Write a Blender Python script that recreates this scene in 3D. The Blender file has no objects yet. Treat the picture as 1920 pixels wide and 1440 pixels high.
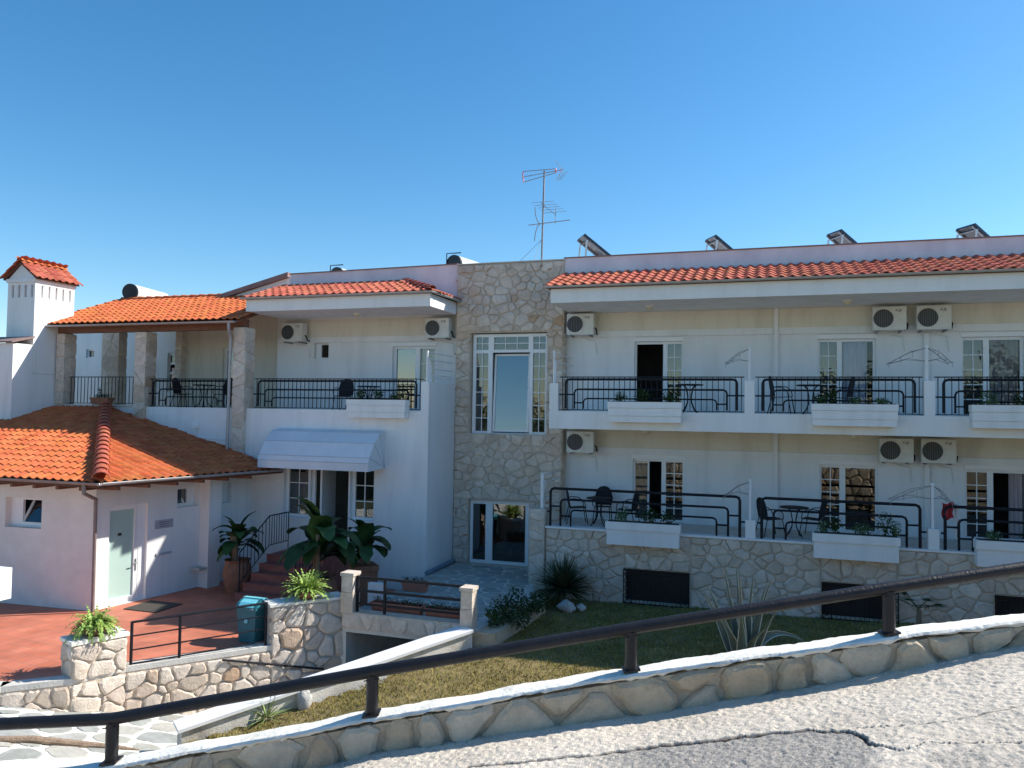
import bpy, math, random
import numpy as np
from mathutils import Vector, Matrix
R = math.radians
rng = random.Random(7)
sc = bpy.context.scene
COL = sc.collection

# ------------------------------------------------------------------ camera, sky, sun, exposure
cd = bpy.data.cameras.new('camera'); cam = bpy.data.objects.new('camera', cd); COL.objects.link(cam)
cd.sensor_width = 36; cd.lens = 36*1470/1920; cd.clip_start = .1; cd.clip_end = 3000
cam.matrix_world = Matrix.Rotation(R(18.2925), 4, 'Z') @ Matrix.Rotation(R(90+2.0646), 4, 'X') @ Matrix.Rotation(R(.8594), 4, 'Z')
sc.camera = cam
SUN = Vector((.98, .605, 1.0)).normalized()
world = bpy.data.worlds.new('World'); sc.world = world; world.use_nodes = True
wn = world.node_tree.nodes; wl = world.node_tree.links
sky = wn.new('ShaderNodeTexSky'); sky.sky_type = 'NISHITA'; sky.sun_disc = False
sky.sun_elevation = math.asin(SUN.z); sky.sun_rotation = math.atan2(SUN.x, SUN.y)
sky.air_density = 1.0; sky.dust_density = .35; sky.ozone_density = 3.0; sky.altitude = 0
bg = wn['Background']; bg.inputs['Strength'].default_value = .115
hsv = wn.new('ShaderNodeHueSaturation'); hsv.inputs['Saturation'].default_value = 1.30; hsv.inputs['Hue'].default_value = .494; hsv.inputs['Value'].default_value = 1.06; wl.new(sky.outputs[0], hsv.inputs['Color'])
wl.new(hsv.outputs[0], bg.inputs['Color'])
sd = bpy.data.lights.new('sun', 'SUN'); sd.energy = 5.0; sd.angle = R(.53); sd.color = (1, .95, .86)
so = bpy.data.objects.new('sun', sd); COL.objects.link(so); so.rotation_euler = SUN.to_track_quat('Z', 'Y').to_euler()
so.location = SUN*60
vs = sc.view_settings; vs.view_transform = 'Standard'; vs.look = 'None'; vs.gamma = 1; vs.exposure = .55; vs.use_curve_mapping = False
sc.cycles.use_denoising = True

# ------------------------------------------------------------------ materials
MAT = {}
def pmat(name, c1, c2=None, scale=3.0, rough=.75, bump=0, bscale=40, metal=0, island=0, spec=.4, streak=0, detail=6, dist=.02, c3=None, nscale2=None):
    m = bpy.data.materials.new(name); m.use_nodes = True
    nt = m.node_tree; n = nt.nodes; l = nt.links; p = n['Principled BSDF']
    p.inputs['Roughness'].default_value = rough; p.inputs['Metallic'].default_value = metal
    p.inputs['Specular IOR Level'].default_value = spec
    geo = n.new('ShaderNodeNewGeometry')
    c2 = c2 or c1
    noi = n.new('ShaderNodeTexNoise'); noi.inputs['Scale'].default_value = scale; noi.inputs['Detail'].default_value = detail
    noi.inputs['Roughness'].default_value = .62
    mp = n.new('ShaderNodeMapping'); l.new(geo.outputs['Position'], mp.inputs['Vector'])
    if streak: mp.inputs['Scale'].default_value = (1, 1, streak)
    l.new(mp.outputs[0], noi.inputs['Vector'])
    ramp = n.new('ShaderNodeValToRGB'); ramp.color_ramp.elements[0].position = .32; ramp.color_ramp.elements[1].position = .68
    ramp.color_ramp.elements[0].color = (*c1, 1); ramp.color_ramp.elements[1].color = (*c2, 1)
    if c3:
        e = ramp.color_ramp.elements.new(.5); e.color = (*c3, 1)
    l.new(noi.outputs['Fac'], ramp.inputs['Fac'])
    out = ramp.outputs['Color']
    if island:
        oi = n.new('ShaderNodeObjectInfo')
        add = n.new('ShaderNodeMath'); add.operation = 'ADD'; l.new(oi.outputs['Random'], add.inputs[0]); l.new(geo.outputs['Random Per Island'], add.inputs[1])
        fr = n.new('ShaderNodeMath'); fr.operation = 'FRACT'; l.new(add.outputs[0], fr.inputs[0])
        mr = n.new('ShaderNodeMapRange'); mr.inputs['To Min'].default_value = 1-island; mr.inputs['To Max'].default_value = 1+island
        l.new(fr.outputs[0], mr.inputs['Value'])
        hs = n.new('ShaderNodeHueSaturation'); l.new(out, hs.inputs['Color']); l.new(mr.outputs[0], hs.inputs['Value'])
        mr2 = n.new('ShaderNodeMapRange'); mr2.inputs['To Min'].default_value = .5-.03*island*2; mr2.inputs['To Max'].default_value = .5+.03*island*2
        wv = n.new('ShaderNodeMath'); wv.operation = 'PINGPONG'; wv.inputs[1].default_value = .37; l.new(fr.outputs[0], wv.inputs[0])
        ms = n.new('ShaderNodeMath'); ms.operation = 'MULTIPLY'; ms.inputs[1].default_value = 2.7; l.new(wv.outputs[0], ms.inputs[0])
        l.new(ms.outputs[0], mr2.inputs['Value']); l.new(mr2.outputs[0], hs.inputs['Hue'])
        out = hs.outputs['Color']
    l.new(out, p.inputs['Base Color'])
    if bump:
        nb = n.new('ShaderNodeTexNoise'); nb.inputs['Scale'].default_value = bscale; nb.inputs['Detail'].default_value = 5
        l.new(geo.outputs['Position'], nb.inputs['Vector'])
        b = n.new('ShaderNodeBump'); b.inputs['Strength'].default_value = bump; b.inputs['Distance'].default_value = dist
        l.new(nb.outputs['Fac'], b.inputs['Height']); l.new(b.outputs[0], p.inputs['Normal'])
    MAT[name] = m
    return m

def stonemat(name, cols, rough=.85, bump=.6, joint=False):
    m = bpy.data.materials.new(name); m.use_nodes = True
    nt = m.node_tree; n = nt.nodes; l = nt.links; p = n['Principled BSDF']; p.inputs['Roughness'].default_value = rough
    p.inputs['Specular IOR Level'].default_value = .25
    geo = n.new('ShaderNodeNewGeometry'); oi = n.new('ShaderNodeObjectInfo')
    add = n.new('ShaderNodeMath'); l.new(oi.outputs['Random'], add.inputs[0]); l.new(geo.outputs['Random Per Island'], add.inputs[1])
    fr = n.new('ShaderNodeMath'); fr.operation = 'FRACT'; l.new(add.outputs[0], fr.inputs[0])
    ra = n.new('ShaderNodeValToRGB'); ra.color_ramp.interpolation = 'LINEAR'
    k = len(cols)
    for i, (pos, c) in enumerate(cols):
        e = ra.color_ramp.elements[i] if i < 2 else ra.color_ramp.elements.new(pos)
        e.position = pos; e.color = (*c, 1)
    l.new(fr.outputs[0], ra.inputs['Fac'])
    n1 = n.new('ShaderNodeTexNoise'); n1.inputs['Scale'].default_value = 5; n1.inputs['Detail'].default_value = 8; n1.inputs['Roughness'].default_value = .7
    off = n.new('ShaderNodeVectorMath'); off.operation = 'ADD'; l.new(geo.outputs['Position'], off.inputs[0])
    sc_ = n.new('ShaderNodeVectorMath'); sc_.operation = 'SCALE'; sc_.inputs[0].default_value = (17, 29, 11); l.new(fr.outputs[0], sc_.inputs['Scale'])
    l.new(sc_.outputs[0], off.inputs[1]); l.new(off.outputs[0], n1.inputs['Vector'])
    mr = n.new('ShaderNodeMapRange'); mr.inputs['From Min'].default_value = .3; mr.inputs['From Max'].default_value = .7
    mr.inputs['To Min'].default_value = .72; mr.inputs['To Max'].default_value = 1.12; l.new(n1.outputs['Fac'], mr.inputs['Value'])
    hs = n.new('ShaderNodeHueSaturation'); l.new(ra.outputs[0], hs.inputs['Color']); l.new(mr.outputs[0], hs.inputs['Value'])
    # rusty blotches belonging to the stone
    n2 = n.new('ShaderNodeTexNoise'); n2.inputs['Scale'].default_value = 2.6; n2.inputs['Detail'].default_value = 9; n2.inputs['Roughness'].default_value = .72
    l.new(off.outputs[0], n2.inputs['Vector'])
    m2 = n.new('ShaderNodeMapRange'); m2.inputs['From Min'].default_value = .6; m2.inputs['From Max'].default_value = .74; m2.inputs['To Max'].default_value = .75
    l.new(n2.outputs['Fac'], m2.inputs['Value'])
    mx = n.new('ShaderNodeMix'); mx.data_type = 'RGBA'; l.new(m2.outputs[0], mx.inputs['Factor']); l.new(hs.outputs[0], mx.inputs['A'])
    mx.inputs['B'].default_value = (.33, .19, .1, 1)
    l.new(mx.outputs['Result'], p.inputs['Base Color'])
    nb = n.new('ShaderNodeTexNoise'); nb.inputs['Scale'].default_value = 22; nb.inputs['Detail'].default_value = 8; nb.inputs['Roughness'].default_value = .7
    l.new(off.outputs[0], nb.inputs['Vector'])
    b = n.new('ShaderNodeBump'); b.inputs['Strength'].default_value = bump; b.inputs['Distance'].default_value = .03
    l.new(nb.outputs['Fac'], b.inputs['Height']); l.new(b.outputs[0], p.inputs['Normal'])
    MAT[name] = m

def glassmat(name, refl, tint, ior=1.5, rough=0.0):
    m = bpy.data.materials.new(name); m.use_nodes = True
    nt = m.node_tree; n = nt.nodes; l = nt.links
    for x in list(n):
        if x.type != 'OUTPUT_MATERIAL': n.remove(x)
    o = [x for x in n if x.type == 'OUTPUT_MATERIAL'][0]
    tr = n.new('ShaderNodeBsdfTransparent'); tr.inputs[0].default_value = (*tint, 1)
    gl = n.new('ShaderNodeBsdfGlossy'); gl.inputs['Roughness'].default_value = rough
    f = n.new('ShaderNodeFresnel'); f.inputs['IOR'].default_value = ior
    noi = n.new('ShaderNodeTexNoise'); noi.inputs['Scale'].default_value = 1.3; noi.inputs['Detail'].default_value = 1
    geo = n.new('ShaderNodeNewGeometry'); l.new(geo.outputs['Position'], noi.inputs['Vector'])
    b = n.new('ShaderNodeBump'); b.inputs['Strength'].default_value = .06; b.inputs['Distance'].default_value = .02
    l.new(noi.outputs['Fac'], b.inputs['Height']); l.new(b.outputs[0], gl.inputs['Normal'])
    ad = n.new('ShaderNodeMath'); ad.operation = 'ADD'; ad.use_clamp = True; ad.inputs[1].default_value = refl
    l.new(f.outputs[0], ad.inputs[0])
    mx = n.new('ShaderNodeMixShader'); l.new(ad.outputs[0], mx.inputs[0]); l.new(tr.outputs[0], mx.inputs[1]); l.new(gl.outputs[0], mx.inputs[2])
    l.new(mx.outputs[0], o.inputs['Surface']); MAT[name] = m

pmat('white_plaster', (.71, .71, .70), (.82, .815, .81), 2.2, .88, .3, 45, streak=.14, c3=(.79, .787, .782), detail=8)
pmat('white_paint', (.76, .76, .77), (.82, .82, .81), 4, .6, .1, 60)
pmat('cream_plaster', (.64, .59, .49), (.76, .72, .62), 2.2, .88, .3, 45, streak=.2, c3=(.73, .68, .58), detail=8)
pmat('lilac_plaster', (.66, .61, .66), (.83, .77, .81), 1.6, .85, .25, 50, streak=.5)
pmat('pink_plaster', (.70, .66, .62), (.82, .78, .735), 1.6, .85, .25, 55)
pmat('mortar', (.54, .45, .36), (.67, .58, .47), 6, .95, .8, 60)
pmat('mortar_dark', (.44, .36, .26), (.58, .49, .37), 6, .95, .8, 60)
pmat('cement', (.52, .50, .46), (.66, .63, .58), 3, .9, .6, 35)
pmat('cap_cement', (.68, .65, .58), (.86, .83, .76), 2.5, .9, .25, 60, c3=(.80, .77, .70), dist=.008)
pmat('cap_rough', (.66, .63, .56), (.86, .83, .76), 3.5, .95, .5, 40, c3=(.82, .79, .72), dist=.012, detail=9)
pmat('stained_plaster', (.34, .30, .24), (.78, .75, .68), 1.6, .95, .5, 40, c3=(.70, .66, .58), streak=.6, detail=9)
pmat('brick_chip', (.40, .17, .10), (.50, .26, .17), 9, .9, .5, 40, island=.2)
stonemat('stone_pale', [(0, (.61, .50, .40)), (.22, (.75, .65, .55)), (.45, (.66, .55, .46)), (.62, (.79, .70, .60)), (.82, (.66, .53, .42)), (.94, (.73, .62, .52)), (1, (.56, .38, .25))], bump=.9)
stonemat('stone_road', [(0, (.66, .51, .35)), (.2, (.82, .69, .52)), (.4, (.68, .53, .36)), (.6, (.84, .73, .57)), (.78, (.72, .53, .33)), (.92, (.78, .65, .48)), (1, (.54, .27, .12))], bump=1.2)
stonemat('flagstone', [(0, (.30, .31, .29)), (.25, (.40, .40, .36)), (.5, (.33, .35, .34)), (.75, (.46, .44, .39)), (1, (.36, .37, .36))], bump=.35)
pmat('terracotta', (.50, .125, .046), (.62, .19, .078), 2.6, .8, .3, 60, island=.12, c3=(.56, .155, .06), spec=.08)
pmat('terracotta_red', (.40, .10, .06), (.52, .165, .105), 2.6, .75, .3, 60, island=.14, spec=.15)
pmat('clay_pot', (.22, .095, .055), (.32, .15, .09), 7, .8, .3, 40)
pmat('clay_box', (.42, .15, .10), (.48, .19, .13), 7, .7, .2, 40)
pmat('deck_brown', (.10, .05, .035), (.14, .07, .05), 4, .9)
pmat('wood_brown', (.16, .07, .045), (.24, .11, .07), 5, .7, .3, 30, streak=3)
pmat('plank_brown', (.20, .14, .10), (.34, .25, .18), 6, .9, .8, 30)
pmat('black_metal', (.008, .009, .014), (.015, .016, .022), 8, .55, .05, 80, spec=.22)
pmat('dark_rail', (.009, .009, .012), (.017, .016, .019), 9, .42, .25, 60, spec=.35)
pmat('gutter_grey', (.36, .35, .36), (.45, .44, .44), 5, .45, 0, 40, metal=.3)
pmat('pipe_brown', (.20, .16, .15), (.28, .23, .21), 5, .6)
pmat('pipe_blue', (.14, .20, .27), (.2, .26, .33), 5, .6)
pmat('pvc_white', (.80, .81, .82), (.84, .84, .84), 3, .35)
pmat('ac_white', (.62, .63, .60), (.70, .71, .68), 5, .5, .05, 50)
pmat('ac_grille', (.05, .055, .06), (.08, .085, .09), 20, .6)
pmat('black_print', (.02, .02, .02), (.03, .03, .03), 5, .6)
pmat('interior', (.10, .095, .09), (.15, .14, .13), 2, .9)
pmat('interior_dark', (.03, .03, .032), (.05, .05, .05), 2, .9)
pmat('curtain_blue', (.55, .58, .75), (.75, .77, .88), 3, .9, streak=.2)
pmat('curtain_sheer', (.70, .70, .64), (.80, .79, .74), 3, .9, streak=.2)
pmat('curtain_brown', (.38, .32, .33), (.52, .46, .47), 3, .9, streak=.2)
pmat('awning_fabric', (.62, .64, .68), (.70, .71, .74), 2, .8, .15, 90)
pmat('seam_grey', (.42, .44, .48), (.5, .52, .55), 2, .8)
pmat('step_red', (.26, .085, .07), (.36, .13, .10), 5, .75, .3, 40)
pmat('frost_glass', (.40, .55, .50), (.45, .60, .55), 1.5, .25, spec=.6)
pmat('plaque_grey', (.38, .38, .42), (.46, .46, .50), 6, .4)
pmat('bin_teal', (.02, .13, .17), (.03, .17, .21), 6, .45)
pmat('bin_lid', (.16, .55, .64), (.2, .6, .68), 6, .35)
pmat('mat_dark', (.05, .045, .04), (.08, .07, .06), 30, .95, .5, 90)
pmat('leaf_mid', (.045, .085, .03), (.07, .13, .045), 6, .55, island=.4)
pmat('leaf_dark', (.018, .038, .012), (.038, .07, .02), 6, .65, island=.4, spec=.15)
pmat('leaf_banana', (.018, .05, .014), (.04, .095, .026), 4, .5, .3, 50, island=.35, spec=.25)
pmat('leaf_fern', (.20, .32, .06), (.30, .42, .09), 6, .6, island=.35)
pmat('leaf_yucca', (.03, .048, .024), (.07, .095, .045), 5, .55, island=.5, spec=.2)
pmat('leaf_yucca_light', (.16, .24, .07), (.28, .34, .13), 5, .5, island=.4)
pmat('agave_green', (.12, .155, .125), (.19, .23, .19), 3, .5, .2, 30)
pmat('agave_margin', (.72, .71, .58), (.82, .80, .68), 3, .5)
pmat('flower_pale', (.7, .66, .66), (.8, .76, .76), 6, .7)
pmat('stem_brown', (.16, .12, .08), (.26, .20, .14), 9, .9, .6, 40)
pmat('soil', (.05, .035, .025), (.08, .06, .04), 12, .95, .8, 50)
pmat('grass_blade', (.30, .26, .07), (.45, .38, .14), .8, .85, island=.5, c3=(.205, .18, .045), spec=.02)
pmat('lawn_soil', (.15, .115, .04), (.26, .20, .085), 2.5, .95, 1, 40)
pmat('rock_grey', (.42, .41, .38), (.56, .54, .50), 6, .9, .8, 20)
pmat('fabric_red', (.32, .02, .03), (.42, .04, .05), 5, .8)
pmat('fabric_white', (.7, .7, .72), (.78, .78, .8), 5, .8)
pmat('chair_mesh', (.014, .015, .02), (.025, .027, .033), 40, .7, spec=.2)
pmat('tank_white', (.72, .74, .74), (.8, .81, .8), 3, .35)
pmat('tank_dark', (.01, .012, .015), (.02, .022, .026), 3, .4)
pmat('solar_dark', (.012, .014, .022), (.02, .022, .035), 3, .2, spec=.6)
pmat('alu', (.5, .5, .52), (.6, .6, .62), 4, .4, metal=.7)
pmat('steel_dull', (.22, .22, .24), (.30, .30, .32), 4, .5, metal=.5)
pmat('antenna_red', (.55, .12, .12), (.6, .16, .15), 4, .5)
pmat('lamp_cream', (.60, .54, .40), (.68, .62, .48), 4, .4)
pmat('trim_brown', (.22, .14, .13), (.3, .2, .18), 4, .7)
pmat('blue_paint', (.03, .08, .35), (.04, .1, .42), 4, .5)
pmat('far_ground', (.045, .06, .025), (.10, .11, .05), .05, .95, .5, 3)
pmat('bank_soil', (.06, .075, .03), (.13, .12, .07), .8, .95, 1, 8)
pmat('bark', (.12, .09, .06), (.2, .15, .1), 8, .9, .8, 30)
glassmat('glass', .01, (.92, .94, .94), 1.5)
glassmat('glass_mirror', .20, (.35, .40, .44), 1.5)
glassmat('glass_dark', .07, (.6, .64, .65), 1.55)

# red tiled terrace floor: fine joints in the material only
m = bpy.data.materials.new('red_paving'); m.use_nodes = True; nt = m.node_tree; n = nt.nodes; l = nt.links; p = n['Principled BSDF']
geo = n.new('ShaderNodeNewGeometry'); br = n.new('ShaderNodeTexBrick'); mp = n.new('ShaderNodeMapping'); mp.inputs['Rotation'].default_value = (0, 0, R(6))
l.new(geo.outputs['Position'], mp.inputs['Vector']); l.new(mp.outputs[0], br.inputs['Vector'])
br.inputs['Scale'].default_value = 1; br.inputs['Brick Width'].default_value = .33; br.inputs['Row Height'].default_value = .33; br.offset = 0
br.inputs['Mortar Size'].default_value = .009; br.inputs['Color1'].default_value = (.50, .15, .085, 1); br.inputs['Color2'].default_value = (.57, .19, .115, 1); br.inputs['Mortar'].default_value = (.36, .17, .12, 1)
no = n.new('ShaderNodeTexNoise'); no.inputs['Scale'].default_value = 1.6; no.inputs['Detail'].default_value = 7; l.new(geo.outputs['Position'], no.inputs['Vector'])
mr = n.new('ShaderNodeMapRange'); mr.inputs['From Min'].default_value = .3; mr.inputs['From Max'].default_value = .7; mr.inputs['To Min'].default_value = .8; mr.inputs['To Max'].default_value = 1.15; l.new(no.outputs['Fac'], mr.inputs['Value'])
hs = n.new('ShaderNodeHueSaturation'); l.new(br.outputs['Color'], hs.inputs['Color']); l.new(mr.outputs[0], hs.inputs['Value']); l.new(hs.outputs[0], p.inputs['Base Color'])
p.inputs['Roughness'].default_value = .6; MAT['red_paving'] = m

# rough sun-bleached asphalt with an older darker patch (vertex attribute 'patch')
m = bpy.data.materials.new('road_asphalt'); m.use_nodes = True; nt = m.node_tree; n = nt.nodes; l = nt.links; p = n['Principled BSDF']; p.inputs['Roughness'].default_value = .9
p.inputs['Specular IOR Level'].default_value = .2
geo = n.new('ShaderNodeNewGeometry'); n1 = n.new('ShaderNodeTexNoise'); n1.inputs['Scale'].default_value = 75; n1.inputs['Detail'].default_value = 6; n1.inputs['Roughness'].default_value = .75; l.new(geo.outputs['Position'], n1.inputs['Vector'])
r1 = n.new('ShaderNodeValToRGB'); r1.color_ramp.elements[0].position = .30; r1.color_ramp.elements[1].position = .50
r1.color_ramp.elements[0].color = (.22, .18, .14, 1); r1.color_ramp.elements[1].color = (.68, .60, .50, 1); l.new(n1.outputs['Fac'], r1.inputs['Fac'])
n2 = n.new('ShaderNodeTexNoise'); n2.inputs['Scale'].default_value = 1.7; n2.inputs['Detail'].default_value = 6; l.new(geo.outputs['Position'], n2.inputs['Vector'])
mr = n.new('ShaderNodeMapRange'); mr.inputs['From Min'].default_value = .3; mr.inputs['From Max'].default_value = .7; mr.inputs['To Min'].default_value = .82; mr.inputs['To Max'].default_value = 1.12; l.new(n2.outputs['Fac'], mr.inputs['Value'])
hs = n.new('ShaderNodeHueSaturation'); l.new(r1.outputs[0], hs.inputs['Color']); l.new(mr.outputs[0], hs.inputs['Value'])
at = n.new('ShaderNodeAttribute'); at.attribute_name = 'patch'
r2 = n.new('ShaderNodeValToRGB'); r2.color_ramp.elements[0].position = .36; r2.color_ramp.elements[1].position = .62
r2.color_ramp.elements[0].color = (.12, .105, .095, 1); r2.color_ramp.elements[1].color = (.46, .43, .39, 1); l.new(n1.outputs['Fac'], r2.inputs['Fac'])
mx = n.new('ShaderNodeMix'); mx.data_type = 'RGBA'; l.new(at.outputs['Fac'], mx.inputs['Factor']); l.new(hs.outputs[0], mx.inputs['A']); l.new(r2.outputs[0], mx.inputs['B'])
ck = n.new('ShaderNodeAttribute'); ck.attribute_name = 'crack'
mx2 = n.new('ShaderNodeMix'); mx2.data_type = 'RGBA'; l.new(ck.outputs['Fac'], mx2.inputs['Factor']); l.new(mx.outputs['Result'], mx2.inputs['A']); mx2.inputs['B'].default_value = (.04, .028, .026, 1)
l.new(mx2.outputs['Result'], p.inputs['Base Color'])
nb = n.new('ShaderNodeTexNoise'); nb.inputs['Scale'].default_value = 70; nb.inputs['Detail'].default_value = 6; nb.inputs['Roughness'].default_value = .7; l.new(geo.outputs['Position'], nb.inputs['Vector'])
b = n.new('ShaderNodeBump'); b.inputs['Strength'].default_value = .7; b.inputs['Distance'].default_value = .012; l.new(nb.outputs['Fac'], b.inputs['Height']); l.new(b.outputs[0], p.inputs['Normal'])
MAT['road_asphalt'] = m

# ------------------------------------------------------------------ building blocks
WL = {}
class MB:
    def __init__(s): s.v = []; s.f = []
    def add(s, vs, fs):
        o = len(s.v); s.v += [tuple(x) for x in vs]; s.f += [tuple(i+o for i in f) for f in fs]; return s
    def box(s, x0, x1, y0, y1, z0, z1):
        return s.add([(x0,y0,z0),(x1,y0,z0),(x1,y1,z0),(x0,y1,z0),(x0,y0,z1),(x1,y0,z1),(x1,y1,z1),(x0,y1,z1)],
                     [(0,3,2,1),(4,5,6,7),(0,1,5,4),(1,2,6,5),(2,3,7,6),(3,0,4,7)])
    def obox(s, o, a, b, c):   # corner + three edge vectors
        o, a, b, c = Vector(o), Vector(a), Vector(b), Vector(c)
        q = [o, o+a, o+a+b, o+b]; q += [x+c for x in q]
        return s.add(q, [(0,3,2,1),(4,5,6,7),(0,1,5,4),(1,2,6,5),(2,3,7,6),(3,0,4,7)])
    def bar(s, p, q, w, h):    # rectangular bar
        p, q = Vector(p), Vector(q); d = (q-p).normalized()
        u = d.cross(Vector((0,0,1))) if abs(d.z) < .95 else d.cross(Vector((0,1,0)))
        u.normalize(); t = u.cross(d)
        return s.obox(p-u*w/2-t*h/2, q-p, u*w, t*h)
    def prism(s, pts, off):
        k = len(pts); off = Vector(off); a = [Vector(x) for x in pts]
        return s.add(a+[x+off for x in a], [tuple(range(k))[::-1], tuple(range(k, 2*k))]+[(i, (i+1)%k, (i+1)%k+k, i+k) for i in range(k)])
    def poly(s, pts): return s.add(pts, [tuple(range(len(pts)))])
    def tube(s, pts, r, n=8, closed=False, caps=True):
        P = [Vector(x) for x in pts]; k = len(P); rs = r if isinstance(r, (list, tuple)) else [r]*k
        base = len(s.v); u = None
        for i in range(k):
            if closed: d = P[(i+1)%k]-P[i-1]
            else: d = P[min(i+1, k-1)]-P[max(i-1, 0)]
            d.normalize()
            if u is None: u = d.cross(Vector((0,0,1)) if abs(d.z) < .9 else Vector((0,1,0)))
            else: u = u-d*u.dot(d)
            u.normalize(); w = d.cross(u)
            for j in range(n):
                a = 2*math.pi*j/n; s.v.append(tuple(P[i]+(u*math.cos(a)+w*math.sin(a))*rs[i]))
        for i in range(k if closed else k-1):
            i2 = (i+1)%k
            for j in range(n):
                s.f.append((base+i*n+j, base+i*n+(j+1)%n, base+i2*n+(j+1)%n, base+i2*n+j))
        if caps and not closed:
            s.f.append(tuple(base+j for j in range(n))[::-1]); s.f.append(tuple(base+(k-1)*n+j for j in range(n)))
        return s
    def lathe(s, prof, c, n=20, capb=True, capt=True):
        base = len(s.v); c = Vector(c)
        for r, z in prof:
            for j in range(n):
                a = 2*math.pi*j/n; s.v.append((c.x+r*math.cos(a), c.y+r*math.sin(a), c.z+z))
        k = len(prof)
        for i in range(k-1):
            for j in range(n): s.f.append((base+i*n+j, base+i*n+(j+1)%n, base+(i+1)*n+(j+1)%n, base+(i+1)*n+j))
        if capb: s.f.append(tuple(base+j for j in range(n))[::-1])
        if capt: s.f.append(tuple(base+(k-1)*n+j for j in range(n)))
        return s
    def build(s, name, mat, parent=None, smooth=False):
        o0 = WL.get(parent, Vector()) if parent else Vector()
        me = bpy.data.meshes.new(name)
        me.from_pydata([(x-o0.x, y-o0.y, z-o0.z) for x, y, z in s.v], [], s.f); me.update()
        if smooth:
            me.shade_smooth(); me.set_sharp_from_angle(angle=R(40))
        me.materials.append(MAT[mat])
        ob = bpy.data.objects.new(name, me); COL.objects.link(ob)
        if parent: ob.parent = parent
        WL[ob] = o0
        return ob
def tag(o, label=None, cat=None, group=None, kind=None):
    if label: o['label'] = label
    if cat: o['category'] = cat
    if group: o['group'] = group
    if kind: o['kind'] = kind
    return o
def thing(name, label, cat, loc=(0,0,0), group=None):
    o = bpy.data.objects.new(name, None); COL.objects.link(o); o.location = loc; o.empty_display_size = .2
    WL[o] = Vector(loc); return tag(o, label, cat, group)
def struct(mb, name, mat, smooth=False): return tag(mb.build(name, mat, None, smooth), kind='structure')
KIDS = {}
def copy_tree(o, parent=None, loc=None, rz=None, label=None):
    c = o.copy(); COL.objects.link(c); c.parent = parent
    if loc is not None: c.location = loc
    if rz is not None: c.rotation_euler = (0, 0, rz)
    if label: c['label'] = label
    for ch in list(o.children): copy_tree(ch, c)
    return c
def place(proto, used, loc, rz, label):
    if not used: 
        used.append(1); proto.location = loc; proto.rotation_euler = (0,0,rz); proto['label'] = label; return proto
    return copy_tree(proto, None, loc, rz, label)

def plate(mb, O, U, N, u0, u1, z0, z1, thick, holes=(), back=True):
    """flat wall in the plane O + u*U + z*Z facing N, with rectangular holes (u0,u1,z0,z1)"""
    O, U, N = Vector(O), Vector(U), Vector(N); Z = Vector((0,0,1))
    P = lambda u, z, w=0: O+U*u+Z*(z-O.z)-N*w
    us = sorted({u0, u1}|{min(max(h[i], u0), u1) for h in holes for i in (0,1)})
    zs = sorted({z0, z1}|{min(max(h[i], z0), z1) for h in holes for i in (2,3)})
    for k in range(len(zs)-1):
        zc = (zs[k]+zs[k+1])/2; run = None
        for i in range(len(us)):
            hole = i == len(us)-1 or any(h[0] < (us[i]+us[i+1])/2 < h[1] and h[2] < zc < h[3] for h in holes)
            if not hole and run is None: run = us[i]
            if hole and run is not None:
                a, b_ = run, us[i]; run = None
                mb.poly([P(a,zs[k]), P(b_,zs[k]), P(b_,zs[k+1]), P(a,zs[k+1])])
                if back: mb.poly([P(a,zs[k],thick), P(a,zs[k+1],thick), P(b_,zs[k+1],thick), P(b_,zs[k],thick)])
    for a, b_, c, d in [(u0,u1,z0,z1)]+list(holes):
        a, b_, c, d = max(a,u0), min(b_,u1), max(c,z0), min(d,z1)
        q = [(a,c),(b_,c),(b_,d),(a,d)]
        for i in range(4):
            (p0, q0), (p1, q1) = q[i], q[(i+1)%4]
            mb.poly([P(p0,q0), P(p0,q0,thick), P(p1,q1,thick), P(p1,q1)])
    return mb

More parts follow.
